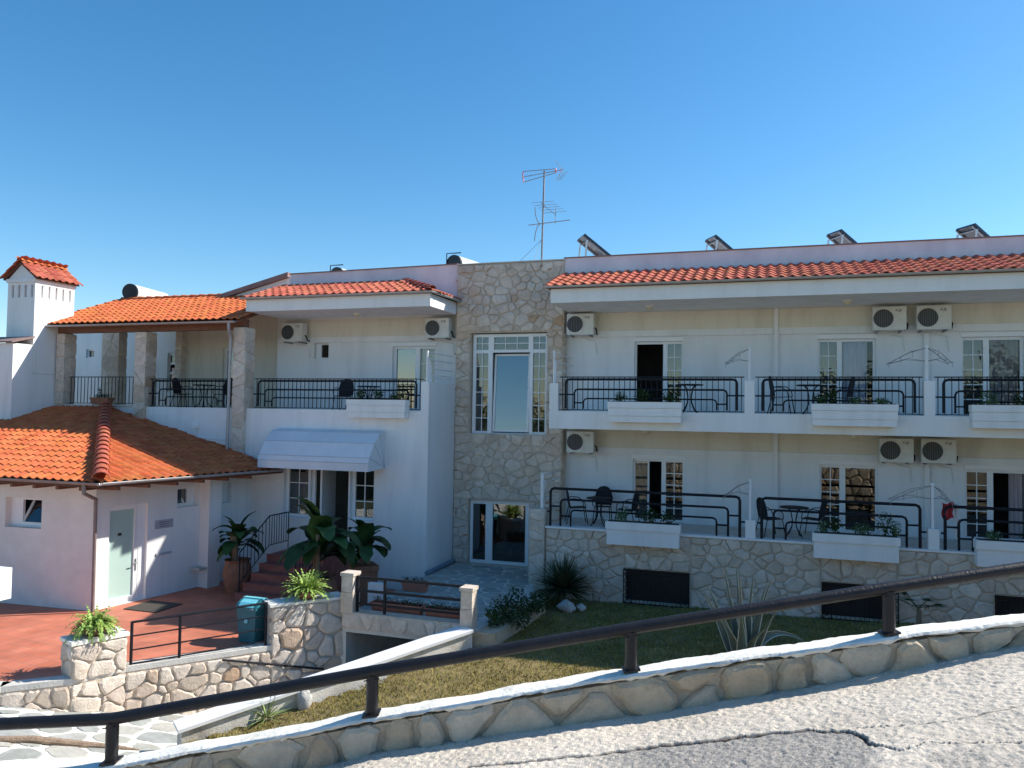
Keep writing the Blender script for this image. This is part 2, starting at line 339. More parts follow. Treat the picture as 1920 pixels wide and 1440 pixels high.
def clip(poly, n, c):
    out = []; k = len(poly)
    for i in range(k):
        a, b_ = poly[i], poly[(i+1)%k]; da = n[0]*a[0]+n[1]*a[1]-c; db = n[0]*b_[0]+n[1]*b_[1]-c
        if da <= 0: out.append(a)
        if (da < 0) != (db < 0) and abs(da-db) > 1e-12:
            t = da/(da-db); out.append((a[0]+(b_[0]-a[0])*t, a[1]+(b_[1]-a[1])*t))
    return out
def area(p): return abs(sum(p[i][0]*p[(i+1)%len(p)][1]-p[(i+1)%len(p)][0]*p[i][1] for i in range(len(p))))/2
def voronoi(poly, size, seed, an=1.3, joint=.022, wv=.5, jit=.42):
    rg = random.Random(seed); poly = [(x, y*an) for x, y in poly]
    if sum(poly[i][0]*poly[(i+1)%len(poly)][1]-poly[(i+1)%len(poly)][0]*poly[i][1] for i in range(len(poly))) < 0: poly = poly[::-1]
    k = len(poly); edges = []
    for i in range(k):
        a, b_ = poly[i], poly[(i+1)%k]; dx, dy = b_[0]-a[0], b_[1]-a[1]; L = math.hypot(dx, dy)
        if L < 1e-6: continue
        nn = (dy/L, -dx/L); edges.append((nn, nn[0]*a[0]+nn[1]*a[1]))
    g = size*math.sqrt(an); x0 = min(p[0] for p in poly); x1 = max(p[0] for p in poly); y0 = min(p[1] for p in poly); y1 = max(p[1] for p in poly)
    nx = max(1, round((x1-x0)/g)); ny = max(1, round((y1-y0)/g)); gx = (x1-x0)/nx; gy = (y1-y0)/ny
    S = []
    for j in range(ny):
        for i in range(nx):
            x = x0+(i+.5+(.25 if j%2 else -.25)*(nx > 1)+rg.uniform(-jit, jit)*.8)*gx; y = y0+(j+.5+rg.uniform(-jit, jit))*gy
            if all(e[0][0]*x+e[0][1]*y < e[1]-.12*min(g, gx, gy) for e in edges): S.append((x, y, rg.uniform(-1, 1)*wv*g*g*.3))
    out = []
    base = poly
    for e in edges: base = clip(base, e[0], e[1]-joint*.35)
    for i, (x, y, w) in enumerate(S):
        c = base
        for j, (x2, y2, w2) in enumerate(S):
            if i == j: continue
            dx, dy = x2-x, y2-y; L = math.hypot(dx, dy)
            if L > g*4.2 or L < 1e-6: continue
            cc = (x2*x2+y2*y2-x*x-y*y-w2+w)/(2*L)-joint*.5
            c = clip(c, (dx/L, dy/L), cc)
            if len(c) < 3: break
        if len(c) >= 3 and area(c) > .07*g*g: out.append([(a, b_/an) for a, b_ in c])
    return out
def roundpoly(p, rg, cut=.22, jag=.012):
    # drop tiny edges, cut corners, jitter
    q = [p[i] for i in range(len(p)) if math.dist(p[i], p[i-1]) > .02]
    if len(q) < 3: q = p
    out = []
    for i in range(len(q)):
        a, b_ = q[i], q[(i+1)%len(q)]; c1 = cut*rg.uniform(.5, 1.3); c2 = cut*rg.uniform(.5, 1.3)
        out.append((a[0]+(b_[0]-a[0])*c1, a[1]+(b_[1]-a[1])*c1)); 
        if math.dist(a, b_) > .16: out.append((a[0]+(b_[0]-a[0])*.5+rg.uniform(-jag, jag), a[1]+(b_[1]-a[1])*.5+rg.uniform(-jag, jag)))
        out.append((b_[0]+(a[0]-b_[0])*c2, b_[1]+(a[1]-b_[1])*c2))
    return out
def stone_field(poly, O, U, V, N, size, seed, parent, mat='stone_pale', name='stone', th=.035, an=1.3, joint=.022, top=.8, back=.02, wv=.5, jag=.012, cut=.22, warp=None):
    O, U, V, N = Vector(O), Vector(U), Vector(V), Vector(N); rg = random.Random(seed*13+5); res = []
    for p in voronoi(poly, size, seed, an, joint, wv):
        q = roundpoly(p, rg, cut, jag); k = len(q); cx = sum(a for a, _ in q)/k; cy = sum(b_ for _, b_ in q)/k
        t = th*rg.uniform(.65, 1.3); tl = (rg.uniform(-.12, .12), rg.uniform(-.12, .12))
        def pt(a, b_, w):
            X = O+U*a+V*b_+N*w
            if warp: X = warp(X)
            return X
        r0 = [pt(a, b_, -back) for a, b_ in q]; r1 = [pt(a, b_, t*.45) for a, b_ in q]
        r2 = [pt(cx+(a-cx)*top, cy+(b_-cy)*top, t*(1+tl[0]*(a-cx)*6+tl[1]*(b_-cy)*6)) for a, b_ in q]
        mb = MB(); mb.add(r0+r1+r2+[pt(cx, cy, t*1.12)], [(i, (i+1)%k, k+(i+1)%k, k+i) for i in range(k)]+[(k+i, k+(i+1)%k, 2*k+(i+1)%k, 2*k+i) for i in range(k)]+[(2*k+i, 2*k+(i+1)%k, 3*k) for i in range(k)])
        res.append(mb.build(name, mat, parent, smooth=False))
    return res

# ---- roof tiles: one S-profile tile shared by all
TW, TL, TE = .25, .42, .36
def tile_mesh(mat):
    prof = []
    for i in range(9):
        t = i/8; z = .034*math.cos(2*math.pi*(t-.36))
        z = z if z > 0 else z*.55
        prof.append((t*(TW+.012), z+.02))
    vs_ = [(x, -.02, z+.03) for x, z in prof]+[(x, TL, z) for x, z in prof]+[(x, -.02, z+.006) for x, z in prof]
    fs = [(i, i+1, 10+i, 9+i) for i in range(8)]+[(18+i, 19+i, i+1, i) for i in range(8)]
    me = bpy.data.meshes.new('tile'); me.from_pydata(vs_, [], fs); me.update(); me.shade_smooth(); me.set_sharp_from_angle(angle=R(40)); me.materials.append(MAT[mat]); return me
TILE = {k: tile_mesh(k) for k in ('terracotta', 'terracotta_red')}
class Roof:
    """collects tiles of one roof; the largest in view become objects, the rest one joined part"""
    def __init__(s, parent, mat, limit=300): s.parent, s.mat, s.limit, s.T = parent, mat, limit, []
    def plane(s, O, U, V, ulen, vlen, inside, parent=None):
        O, U, V = Vector(O), Vector(U).normalized(), Vector(V).normalized(); N = U.cross(V)
        for j in range(int(vlen/TE+.999)):
            for i in range(int(ulen/TW+.999)):
                uc, vc = (i+.5)*TW, (j+.5)*TE
                if not inside(uc, vc): continue
                e = rng.uniform(-.006, .006); a = rng.uniform(-.012, .012)
                P = O+U*(i*TW+e)+V*(j*TE+rng.uniform(-.008, .008))+N*rng.uniform(0, .006)
                M = Matrix((( *(U*math.cos(a)+V*math.sin(a)),), (*(V*math.cos(a)-U*math.sin(a)),), (*N,))).transposed().to_4x4(); M.translation = P
                s.T.append((M, parent or s.parent))
    def finish(s):
        s.T.sort(key=lambda t: t[0].translation.length)
        for M, par in s.T[:s.limit]:
            ob = bpy.data.objects.new('tile', TILE[s.mat]); COL.objects.link(ob); ob.parent = par
            ob.matrix_local = Matrix.Translation(-WL[par]) @ M
        rest = {}
        for M, par in s.T[s.limit:]: rest.setdefault(par, []).append(M)
        src = TILE[s.mat]; sv = [v.co.copy() for v in src.vertices]; sf = [tuple(p.vertices) for p in src.polygons]
        for par, Ms in rest.items():
            mb = MB()
            for M in Ms: mb.add([M @ v for v in sv], sf)
            tag(mb.build('roof_tiles', s.mat, par, True), kind='stuff')
def ridge(parent, p, q, mat, r=.11, L=.38, name='ridge_tile', up=None):
    p, q = Vector(p), Vector(q); d = (q-p); n_ = max(1, round(d.length/L)); d.normalize(); u = d.cross(Vector((0,0,1))).normalized(); w = u.cross(d)
    st = (q-p)/n_
    for i in range(n_):
        a = p+st*i; b_ = a+st*1.12; mb = MB(); K = 7; vs_ = []
        for c, rr, lift in ((a, r*1.1, .02), (b_, r*.92, -.005)):
            for k in range(K):
                t = math.pi*k/(K-1); vs_.append(c+u*math.cos(t)*rr+w*(math.sin(t)*rr*.85+lift))
        for k in range(K):
            t = math.pi*k/(K-1); vs_.append(a+u*math.cos(t)*(r*1.1-.02)+w*(math.sin(t)*(r*1.1-.02)*.85+.02))
        mb.add(vs_, [(k, k+1, K+k+1, K+k) for k in range(K-1)]+[(2*K+k, 2*K+k+1, k+1, k) for k in range(K-1)])
        mb.build(name, mat, parent, True)
def gutter(parent, pts, r=.06, mat='gutter_grey', name='gutter'):
    P = [Vector(x) for x in pts]; mb = MB(); K = 7; k = len(P); vs_ = []
    for i in range(k):
        d = (P[min(i+1, k-1)]-P[max(i-1, 0)]).normalized(); u = d.cross(Vector((0,0,1))).normalized()
        for rr in (r, r-.012):
            for j in range(K):
                t = math.pi+math.pi*j/(K-1); vs_.append(P[i]+u*math.cos(t)*rr+Vector((0,0,1))*math.sin(t)*rr)
    fs = []
    for i in range(k-1):
        b0 = i*2*K; b1 = b0+2*K
        fs += [(b0+j, b0+j+1, b1+j+1, b1+j) for j in range(K-1)]+[(b0+K+j+1, b0+K+j, b1+K+j, b1+K+j+1) for j in range(K-1)]
        fs += [(b0, b1, b1+K, b0+K), (b0+K-1, b0+2*K-1, b1+2*K-1, b1+K-1)]
    for b0 in (0, (k-1)*2*K): fs += [(b0+j, b0+j+1, b0+K+j+1, b0+K+j) for j in range(K-1)]
    mb.add(vs_, fs); return mb.build(name, mat, parent, True)

XF = (Vector((1,0,0)), Vector((0,-1,0)))    # walls that face the road
def window(parent, O, U, N, rect, cells, inset=.1, depth=.07, name='window', fmat='pvc_white', glass='glass_dark'):
    """rect u0,u1,z0,z1; cells: (u0,u1,z0,z1,columns,rows,kind)"""
    O, U, N = Vector(O), Vector(U), Vector(N); Z = Vector((0,0,1)); F = O-N*inset
    w = plate(MB(), F, U, N, *rect, depth, [c[:4] for c in cells]).build('frame' if name is None else name, fmat, parent)
    for u0, u1, z0, z1, nc, nr, kind in cells:
        P = lambda u, z, d: F+U*u+Z*(z-O.z)-N*d
        if kind != 'open':
            g = {'g': glass, 'm': 'glass_mirror', 'f': 'frost_glass', 'd': 'glass'}[kind]
            MB().obox(P(u0-.01, z0-.01, .045), U*(u1-u0+.02), -N*.008, Z*(z1-z0+.02)).build('pane', g, w)
        for i in range(1, nc):
            u = u0+(u1-u0)*i/nc; MB().obox(P(u-.011, z0, .02), U*.022, -N*.02, Z*(z1-z0)).build('muntin', fmat, w)
        for j in range(1, nr):
            z = z0+(z1-z0)*j/nr; MB().obox(P(u0, z-.011, .018), U*(u1-u0), -N*.02, Z*.022).build('muntin', fmat, w)
    return w
def curtain(parent, x0, x1, z0, z1, y, mat, folds=7, name='curtain'):
    mb = MB(); k = folds*6; vs_ = []
    for i in range(k+1):
        t = i/k; yy = y+.04*math.sin(t*folds*2*math.pi)+.012*math.sin(t*31)
        vs_ += [(x0+(x1-x0)*t, yy, z0), (x0+(x1-x0)*t, yy*1+.01*math.sin(t*19), z1)]
    mb.add(vs_, [(2*i, 2*i+2, 2*i+3, 2*i+1) for i in range(k)]); return mb.build(name, mat, parent, True)

def leaf_ball(mb, c, rad, n_, size, rg, flat=.8):
    for _ in range(n_):
        while True:
            p = Vector((rg.uniform(-1,1), rg.uniform(-1,1), rg.uniform(-1,1)))
            if .25 < p.length < 1: break
        P = Vector(c)+Vector((p.x*rad[0], p.y*rad[1], p.z*rad[2])); nrm = (p+Vector((0,0,.5))+Vector((rg.uniform(-.7,.7), rg.uniform(-.7,.7), rg.uniform(-.4,.7)))).normalized()
        u = nrm.cross(Vector((rg.uniform(-1,1), rg.uniform(-1,1), rg.uniform(-1,1)))).normalized(); w = nrm.cross(u); s_ = size*rg.uniform(.6, 1.3)
        mb.add([P-u*s_, P-u*s_*.1+w*s_*flat*.6-nrm*s_*.15, P+u*s_, P-u*s_*.1-w*s_*flat*.6-nrm*s_*.15], [(0,3,2,1)])
def blade(mb, base, direction, length, width, bend, rg, segs=4, fold=.0, up=Vector((0,0,1))):
    d = Vector(direction).normalized(); side = d.cross(up)
    if side.length < .05: side = Vector((1,0,0))
    side.normalize(); P = Vector(base); vs_ = []; L = length/segs
    for i in range(segs+1):
        t = i/segs; w = width*(1-t)**.8*(.55+.9*min(t*2.2, .5)) if i < segs else .001
        nrm = side.cross(d)
        vs_ += [P-side*w+nrm*fold*w, P.copy(), P+side*w+nrm*fold*w]
        d = (d+Vector((0,0,-bend/segs))).normalized(); P = P+d*L
    mb.add(vs_, [f for i in range(segs) for f in ((3*i, 3*i+1, 3*i+4, 3*i+3), (3*i+1, 3*i+2, 3*i+5, 3*i+4))])

CY, SY = math.cos(R(18.2925)), math.sin(R(18.2925))
def RD(r, d, z): return Vector((CY*r-SY*d, SY*r+CY*d, z))   # the road's own axes: along the wall, away from the road
def lerp(x, xs, ys): return float(np.interp(x, xs, ys))
Yb, Yt, Yw, T0, TR = 19.55, 21.4, 21.8, -4.4, -4.87

# ------------------------------------------------------------------ ground, road, terraces
struct(MB().poly([(-900,-900,-7.45),(900,-900,-7.45),(900,900,-7.45),(-900,900,-7.45)]), 'ground', 'far_ground')

RR = [-16,-4,-1.21,-.87,.82,2.5,3.38,14,40]; RZ = [-3.8,-2.85,-2.337,-2.246,-1.981,-1.67,-1.485,.35,1.2]
CR = [-16,-2.65,-.91,.83,2.57,3.45,14,40]; CZ = [-2.95,-2.36,-2.02,-1.70,-1.43,-1.305,.55,1.45]
def vnoise(x, y, s, seed):
    g = np.random.RandomState(seed).rand(256, 256); x = x/s; y = y/s; xi = np.floor(x).astype(int); yi = np.floor(y).astype(int); fx = x-xi; fy = y-yi
    fx = fx*fx*(3-2*fx); fy = fy*fy*(3-2*fy); G = lambda a, b_: g[a % 256, b_ % 256]
    return (G(xi,yi)*(1-fx)+G(xi+1,yi)*fx)*(1-fy)+(G(xi,yi+1)*(1-fx)+G(xi+1,yi+1)*fx)*fy
def seg_dist(px, py, pts):
    best = np.full(px.shape, 1e9)
    for (x0, y0), (x1, y1) in zip(pts[:-1], pts[1:]):
        dx, dy = x1-x0, y1-y0; t = np.clip(((px-x0)*dx+(py-y0)*dy)/(dx*dx+dy*dy), 0, 1)
        best = np.minimum(best, np.hypot(px-x0-t*dx, py-y0-t*dy))
    return best
rs = np.concatenate([np.linspace(-16, -3.2, 26), np.arange(-3.1, 4.4, .0115), np.linspace(4.5, 34, 40)])
ds = np.concatenate([np.linspace(-7, 2.6, 14), np.arange(2.7, 5.3, .0115)])
RRg, DDg = np.meshgrid(rs, ds)
hz = np.interp(RRg, RR, RZ)+.09*(5.2-DDg)
fine = ((RRg > -3.2) & (RRg < 4.45) & (DDg > 2.65)).astype(float)
wob = .05*(vnoise(RRg, DDg, .22, 3)-.5)+.03*(vnoise(RRg, DDg, .07, 4)-.5)
crk = [(-.2,4.70),(.387,4.611),(.524,4.59),(.895,4.607),(1.095,4.54),(1.501,4.482),(1.69,4.426),(1.843,4.333),(1.884,4.077),(1.979,3.965)]
crk2 = [(1.979,3.965),(2.1,3.99),(2.437,3.83),(2.9,3.8)]; crk3 = [(1.9,4.35),(2.099,4.293),(2.358,4.24),(2.697,4.236),(3.2,4.3)]
pw = RRg+wob; qw = DDg+wob*.8
wid = .006+.011*vnoise(RRg, DDg, .25, 9)
ck1 = np.clip(1.6-seg_dist(pw, qw, crk)/wid, 0, 1); ck2 = np.clip(1.2-np.minimum(seg_dist(pw, qw, crk2), seg_dist(pw, qw, crk3))/(wid*.5), 0, 1)
crack = np.maximum(ck1, ck2*.9)*fine
cl = np.interp(pw, [p[0] for p in crk], [p[1] for p in crk])
patch = ((qw < cl) & (pw > .30) & (pw < 2.05-.5*(4.1-qw).clip(0))).astype(float)
patch = patch*np.clip((pw-.3)/.5, 0, 1)*np.clip((1.95-pw-.5*(4.1-qw).clip(0))/.12, 0, 1)*(.8+.2*vnoise(RRg, DDg, .35, 21))*fine
pat2 = ((qw < 3.86) & (pw > 2.0) & (pw < 3.2)).astype(float)*np.clip(vnoise(RRg, DDg, .3, 12)*2-.5, 0, 1)*.5*fine
patch = np.maximum(patch, pat2)
peb = vnoise(RRg, DDg, .022, 5); peb2 = vnoise(RRg, DDg, .045, 6)
hz = hz+fine*(.0095*peb+.0065*peb2+.02*(vnoise(RRg, DDg, .5, 7)-.5))-.014*crack-.006*patch*fine
nr_, nc_ = RRg.shape
V_ = [tuple(RD(RRg[i,j], DDg[i,j], hz[i,j])) for i in range(nr_) for j in range(nc_)]
F_ = [(i*nc_+j, i*nc_+j+1, (i+1)*nc_+j+1, (i+1)*nc_+j) for i in range(nr_-1) for j in range(nc_-1)]
mb = MB(); mb.v = V_; mb.f = F_; road = struct(mb, 'road', 'road_asphalt')
for nm, arr in (('patch', patch), ('crack', crack)):
    a = road.data.attributes.new(nm, 'FLOAT', 'POINT'); a.data.foreach_set('value', arr.ravel().astype(np.float32))
# hillside above the road (behind the camera), seen only in the window reflections
mb = MB(); xs = np.linspace(-60, 60, 61); prof = [(-6.9,.05),(-7.6,.5),(-9,.6),(-14,.3),(-30,-2.5),(-70,-5.5)]
pts = [[RD(x, d+.5*math.sin(x*.7), lerp(x, RR, RZ)*.6+.0+h*(1+.15*math.sin(x*.31+d))) for d, h in prof] for x in xs]
for row in pts: mb.v += [tuple(p) for p in row]
k = len(prof); mb.f = [(i*k+j, i*k+j+1, (i+1)*k+j+1, (i+1)*k+j) for i in range(len(xs)-1) for j in range(k-1)]
struct(mb, 'hillside', 'bank_soil', True)

# red terrace
TE_ = [(-28,9.6),(-14.4,9.85),(-12.57,10.24),(-11.80,10.96),(-11.42,11.82),(-9.72,13.91),(-8.72,15.14)]
mb = MB().prism([(x,y,-7.44) for x,y in TE_+[(-8.72,19.5),(-28,19.5)]], (0,0,7.44+TR)); terrace = struct(mb, 'terrace', 'red_paving')
mb = MB()
for a, b_ in zip(TE_[:-2], TE_[1:-1]):
    a, b_ = Vector((*a,0)), Vector((*b_,0)); d = (b_-a).normalized(); inn = Vector((-d.y, d.x, 0))
    mb.obox(Vector((a.x,a.y,TR-.07))-inn*.04, b_-a+d*.03, inn*.28, Vector((0,0,.1)))
struct(mb, 'terrace_kerb', 'cement')
def zpath(x, y):
    t = .63*x+.78*y; return -5.16-.252*min(max(t-.068, 0), 7.1)
def grid_area(inside, zf, x0, x1, y0, y1, st):
    mb = MB(); nx = int((x1-x0)/st)+1; ny = int((y1-y0)/st)+1; idx = {}
    def vid(i, j):
        if (i,j) not in idx:
            x, y = x0+i*st, y0+j*st; idx[i,j] = len(mb.v); mb.v.append((x, y, zf(x,y)))
        return idx[i,j]
    for i in range(nx):
        for j in range(ny):
            if inside(x0+(i+.5)*st, y0+(j+.5)*st): mb.f.append((vid(i,j), vid(i+1,j), vid(i+1,j+1), vid(i,j+1)))
    return mb
def pip(x, y, P):
    c = False
    for i in range(len(P)):
        (x0,y0), (x1,y1) = P[i-1], P[i]
        if (y0 > y) != (y1 > y) and x < (x1-x0)*(y-y0)/(y1-y0)+x0: c = not c
    return c
rd_ = lambda r, d: tuple(RD(r, d, 0))[:2]
PATH = [(-28,9.7),(-14.4,9.95),(-12.6,10.34),(-11.9,11.06),(-11.5,11.9),(-9.8,14.0),(-8.8,15.2),(-8.7,19.4),(-5.8,19.4),(-5.8,14.8),(-8.95,10.65),rd_(-3.6,5.35),rd_(-16,5.35)]
path = struct(grid_area(lambda x, y: pip(x, y, PATH), lambda x, y: zpath(x,y), -28, -5, 0, 20, .3), 'path', 'cap_cement')
def warp_path(X): return Vector((X.x, X.y, X.z+zpath(X.x, X.y)))
reg = [(-14.6,6.6),(-7.6,8.0),(-8.9,10.7),(-9.9,13.0),(-11.6,12.0),(-14.6,10.2)]
stone_field(reg, (0,0,0), (1,0,0), (0,1,0), (0,0,1), .52, 41, path, 'flagstone', 'flagstone', th=.014, an=1.0, joint=.09, top=.94, wv=.9, cut=.3, jag=.03, warp=warp_path)

# lawn
def zlawn(x, y):
    w = ((x+5.66)*4.2-(y-14.8)*3.4)/5.404      # distance from the white wall
    k = max(0, 1-max(w, 0)/3.5); am = lerp(y, [9,10.6,14.8], [.8,.72,.0])
    return lerp(y, [6,10,15,19.5], [-4.78,-4.74,-4.70,-4.68])-am*k+.018*max(0, x+3)+.02*math.sin(x*1.3+y)*math.sin(y*.9)
LAWN = [(-5.2,19.6),(-5.15,17.9),(-5.5,15.3),(-5.6,14.7),(-9.0,10.5),rd_(-3.5,5.35),rd_(14,5.35),rd_(30,8),(26,19.6)]
lawn = struct(grid_area(lambda x, y: pip(x, y, LAWN), zlawn, -10, 26, 3.5, 19.6, .25), 'lawn', 'lawn_soil', True)
mb = MB(); rg = random.Random(3); cnt = 0
while cnt < 90000:
    y = 9.0+10.6*rg.random(); x = rg.uniform(-9.0, 5.5)
    if not pip(x, y, LAWN): continue
    dens = .55+.45*math.sin(x*2.1+1.3*math.sin(y*1.7))*math.sin(y*1.9+x)
    if rg.random() > .35+.65*dens: continue
    h = rg.uniform(.02, .065); a = rg.uniform(0, 6.283); w = rg.uniform(.006, .013); z = zlawn(x, y)-.004; lx, ly = rg.uniform(-.04,.04), rg.uniform(-.04,.04)
    c, s_ = math.cos(a)*w, math.sin(a)*w; o = len(mb.v); mb.v += [(x-c,y-s_,z),(x+c,y+s_,z),(x+lx,y+ly,z+h)]; mb.f.append((o,o+1,o+2)); cnt += 1
tag(mb.build('grass', 'grass_blade'), 'short dry yellow green lawn grass between road wall and stone balcony wall', 'grass', kind='stuff')

# flagstone terrace in front of the tower, spanning the underpass
ft = MB().prism([(-8.70,15.0,-4.74),(-5.62,15.0,-4.74),(-5.25,17.9,-4.74),(-5.85,19.6,-4.74),(-5.57,21.38,-4.74),(-8.7,21.38,-4.74)], (0,0,.33))
fterr = struct(ft, 'flagstone_terrace', 'cement')
stone_field([(-8.68,15.3),(-5.62,15.3),(-5.28,17.9),(-5.85,19.5),(-5.85,21.3),(-8.68,21.3)], (0,0,-4.41), (1,0,0), (0,1,0), (0,0,1), .5, 51, fterr, 'flagstone', 'flagstone', th=.012, an=1.0, joint=.05, top=.95, wv=.8, cut=.25, jag=.02)
struct(MB().prism([(-5.62,14.9,-7.4),(-5.2,14.9,-7.4),(-5.0,17.9,-7.4),(-5.5,19.6,-7.4),(-5.92,19.6,-7.4),(-5.92,14.9,-7.4)], (0,0,2.98)), 'terrace_side', 'mortar_dark')
mb = MB().box(-8.9,-8.62,15.02,19.9,-7.4,-4.75).box(-5.95,-5.93,15.02,19.9,-7.4,-4.75).box(-8.7,-5.9,19.4,19.53,-7.4,-4.75)
tag(mb.build('underpass', 'cement'), kind='structure')

# ---- stone retaining wall of the red terrace, facing the ramp
rw = thing('retaining_wall', 'pale rubble stone retaining wall below the red terrace beside the ramp', 'wall', (-11.4,11.8,-5.6))
mb = MB()
for a, b_ in zip(TE_[:-2], TE_[1:-1]):
    A, B = Vector((*a,-7.4)), Vector((*b_,-7.4)); d = (B-A).normalized(); o = Vector((d.y,-d.x,0))
    mb.obox(A-d*.02, B-A+d*.04, o*.03, Vector((0,0,7.4+TR-.075)))
mb.build('mortar_face', 'mortar', rw)
for si, (a, b_) in enumerate(zip(TE_[1:-2], TE_[2:-1])):
    A, B = Vector((*a,0)), Vector((*b_,0)); d = (B-A).normalized(); o = Vector((d.y,-d.x,0)); L = (B-A).length
    za, zb = zpath(*a)-.02, zpath(*b_)-.02
    stone_field([(0,za),(L,zb),(L,TR-.09),(0,TR-.09)], A+o*.03, d, (0,0,1), o, .25, 60+si, rw, an=1.2, th=.05, joint=.028, wv=1.8, cut=.18, jag=.02)
# pillar with the fern bowl
A, B = Vector((-11.80,10.96,0)), Vector((-11.42,11.82,0)); d = (B-A).normalized(); o = Vector((d.y,-d.x,0)); L = (B-A).length
pl = thing('stone_pillar', 'short square rubble stone pillar at the terrace edge carrying a fern bowl', 'pillar', tuple(A+Vector((0,0,TR))))
PT = -4.22
MB().obox(A+Vector((0,0,TR))+o*.045, d*L, -o*.5, (0,0,PT-.045-TR)).build('core', 'mortar', pl)
MB().obox(A+Vector((0,0,PT-.045))+o*.085-d*.03, d*(L+.06), -o*.58, (0,0,.065)).build('cap', 'cap_cement', pl)
stone_field([(0,TR-.05),(L,TR-.05),(L,PT-.06),(0,PT-.06)], A+o*.045, d, (0,0,1), o, .26, 71, pl, an=1.15, th=.04, joint=.028, wv=1.6, cut=.18, jag=.02)
stone_field([(0,TR+.04),(.5,TR+.04),(.5,PT-.06),(0,PT-.06)], A+o*.045-o*.5, o, (0,0,1), -d, .3, 72, pl, an=1.1, th=.03)
# wall beside the ramp up to the bridge
w2 = thing('ramp_wall', 'rubble stone wall with pale cap between the bin and the bridge', 'wall', (-9.2,14.5,-5))
A, B = Vector((-9.72,13.91,0)), Vector((-8.72,15.13,0)); d = (B-A).normalized(); o = Vector((d.y,-d.x,0)); L = (B-A).length; zc = -4.02
MB().obox(A+Vector((0,0,-7.4))+o*.02, d*L, -o*.44, (0,0,7.4+zc-.045)).build('core', 'mortar', w2)
MB().obox(A+Vector((0,0,zc-.05))+o*.06-d*.05, d*(L+.05), -o*.52, (0,0,.055)).build('cap', 'cap_cement', w2)
stone_field([(0,-6.3),(L,-6.7),(L,zc-.07),(0,zc-.07)], A+o*.02, d, (0,0,1), o, .3, 81, w2, an=1.05, th=.055, joint=.028, wv=1.6, cut=.18, jag=.02)
stone_field([(0,TR-.03),(.44,TR-.03),(.44,zc-.06),(0,zc-.06)], A+o*.02-o*.44, o, (0,0,1), -d, .3, 82, w2, an=1.1, th=.035)
# white capped wall between ramp and lawn
A, B = Vector((-5.66,14.8,0)), Vector((-9.06,10.6,0)); d = (B-A).normalized(); o = Vector((d.y,-d.x,0)); L = (B-A).length
if o.x > 0: o = -o
lw = thing('white_wall', 'low white plastered wall with bright smooth cap sloping down beside the lawn', 'wall', (-7.1,12.9,-5))
za, zb = -4.34, -5.20
MB().prism([A+Vector((0,0,-7.4))-o*.02, B+Vector((0,0,-7.4))-o*.02, B+Vector((0,0,zb-.05))-o*.02, A+Vector((0,0,za-.05))-o*.02], o*.36).build('body', 'stained_plaster', lw)
MB().prism([A+Vector((0,0,za-.055))+o*-.07, B+d*.06+Vector((0,0,zb-.055))-o*.07, B+d*.06+Vector((0,0,zb)) -o*.07, A+Vector((0,0,za))-o*.07], o*.46).build('cap', 'white_paint', lw)
# bridge edge
bg_ = thing('bridge_edge', 'stone faced edge beam of the terrace bridge over the dark underpass', 'beam', (-7.3,15,-4.6))
MB().box(-8.7,-5.95,14.97,15.28,-4.66,-4.31).build('beam', 'mortar', bg_)
stone_field([(-8.69,-4.65),(-5.95,-4.65),(-5.95,-4.33),(-8.69,-4.33)], (0,14.97,0), (1,0,0), (0,0,1), (0,-1,0), .26, 91, bg_, an=1.0, th=.025, joint=.015)
def stone_post(x0, x1, y0, y1, z0, z1, label):
    t = thing('stone_post', label, 'post', ((x0+x1)/2,(y0+y1)/2,z0), 'rail posts of the terrace bridge'); h = z1-z0; n_ = 2; z = z0
    for k in range(n_):
        f = h*(.52 if k == 0 else .40); j = .008*(k%2)
        MB().box(x0+j,x1-j,y0+j,y1-j,z,z+f-.012).build('stone', 'stone_pale', t); z += f
    MB().box(x0-.015,x1+.015,y0-.015,y1+.015,z,z1).build('cap', 'stone_pale', t)
    MB().box(x0+.02,x1-.02,y0+.02,y1-.02,z0,z1-.03).build('core', 'mortar', t)
stone_post(-8.72,-8.43,14.93,15.23,-4.32,-3.48, 'shaded square stone post at the left end of the bridge railing')
stone_post(-5.96,-5.70,14.90,15.2,-4.45,-3.56, 'sunlit square stone post at the right end of the bridge railing')

# ------------------------------------------------------------------ road wall with hand rail
wl_ = thing('road_wall', 'low rubble stone wall with broad pale cement cap along the road', 'wall', tuple(RD(.5,5.4,-2.0)))
rr_ = list(np.linspace(-16,-4,7))+list(np.arange(-3.6,4.6,.12))+list(np.linspace(4.8,34,18))
mb = MB(); vs_ = []; rg = random.Random(12)
for r in rr_:
    cz = lerp(r, CR, CZ); bz = lerp(r, RR, RZ)-.3
    vs_ += [RD(r,5.235,bz), RD(r,5.225,cz-.05), RD(r,5.345,cz-.05), RD(r,5.40,-7.3)]
k = 4; mb.add(vs_, [(i*k+j, (i+1)*k+j, (i+1)*k+(j+1)%k, i*k+(j+1)%k) for i in range(len(rr_)-1) for j in range(k)]); mb.build('core', 'mortar_dark', wl_)
mb = MB(); vs_ = []
rr2 = list(np.linspace(-16,-4,7))+list(np.arange(-3.6,4.6,.035))+list(np.linspace(4.8,34,18))
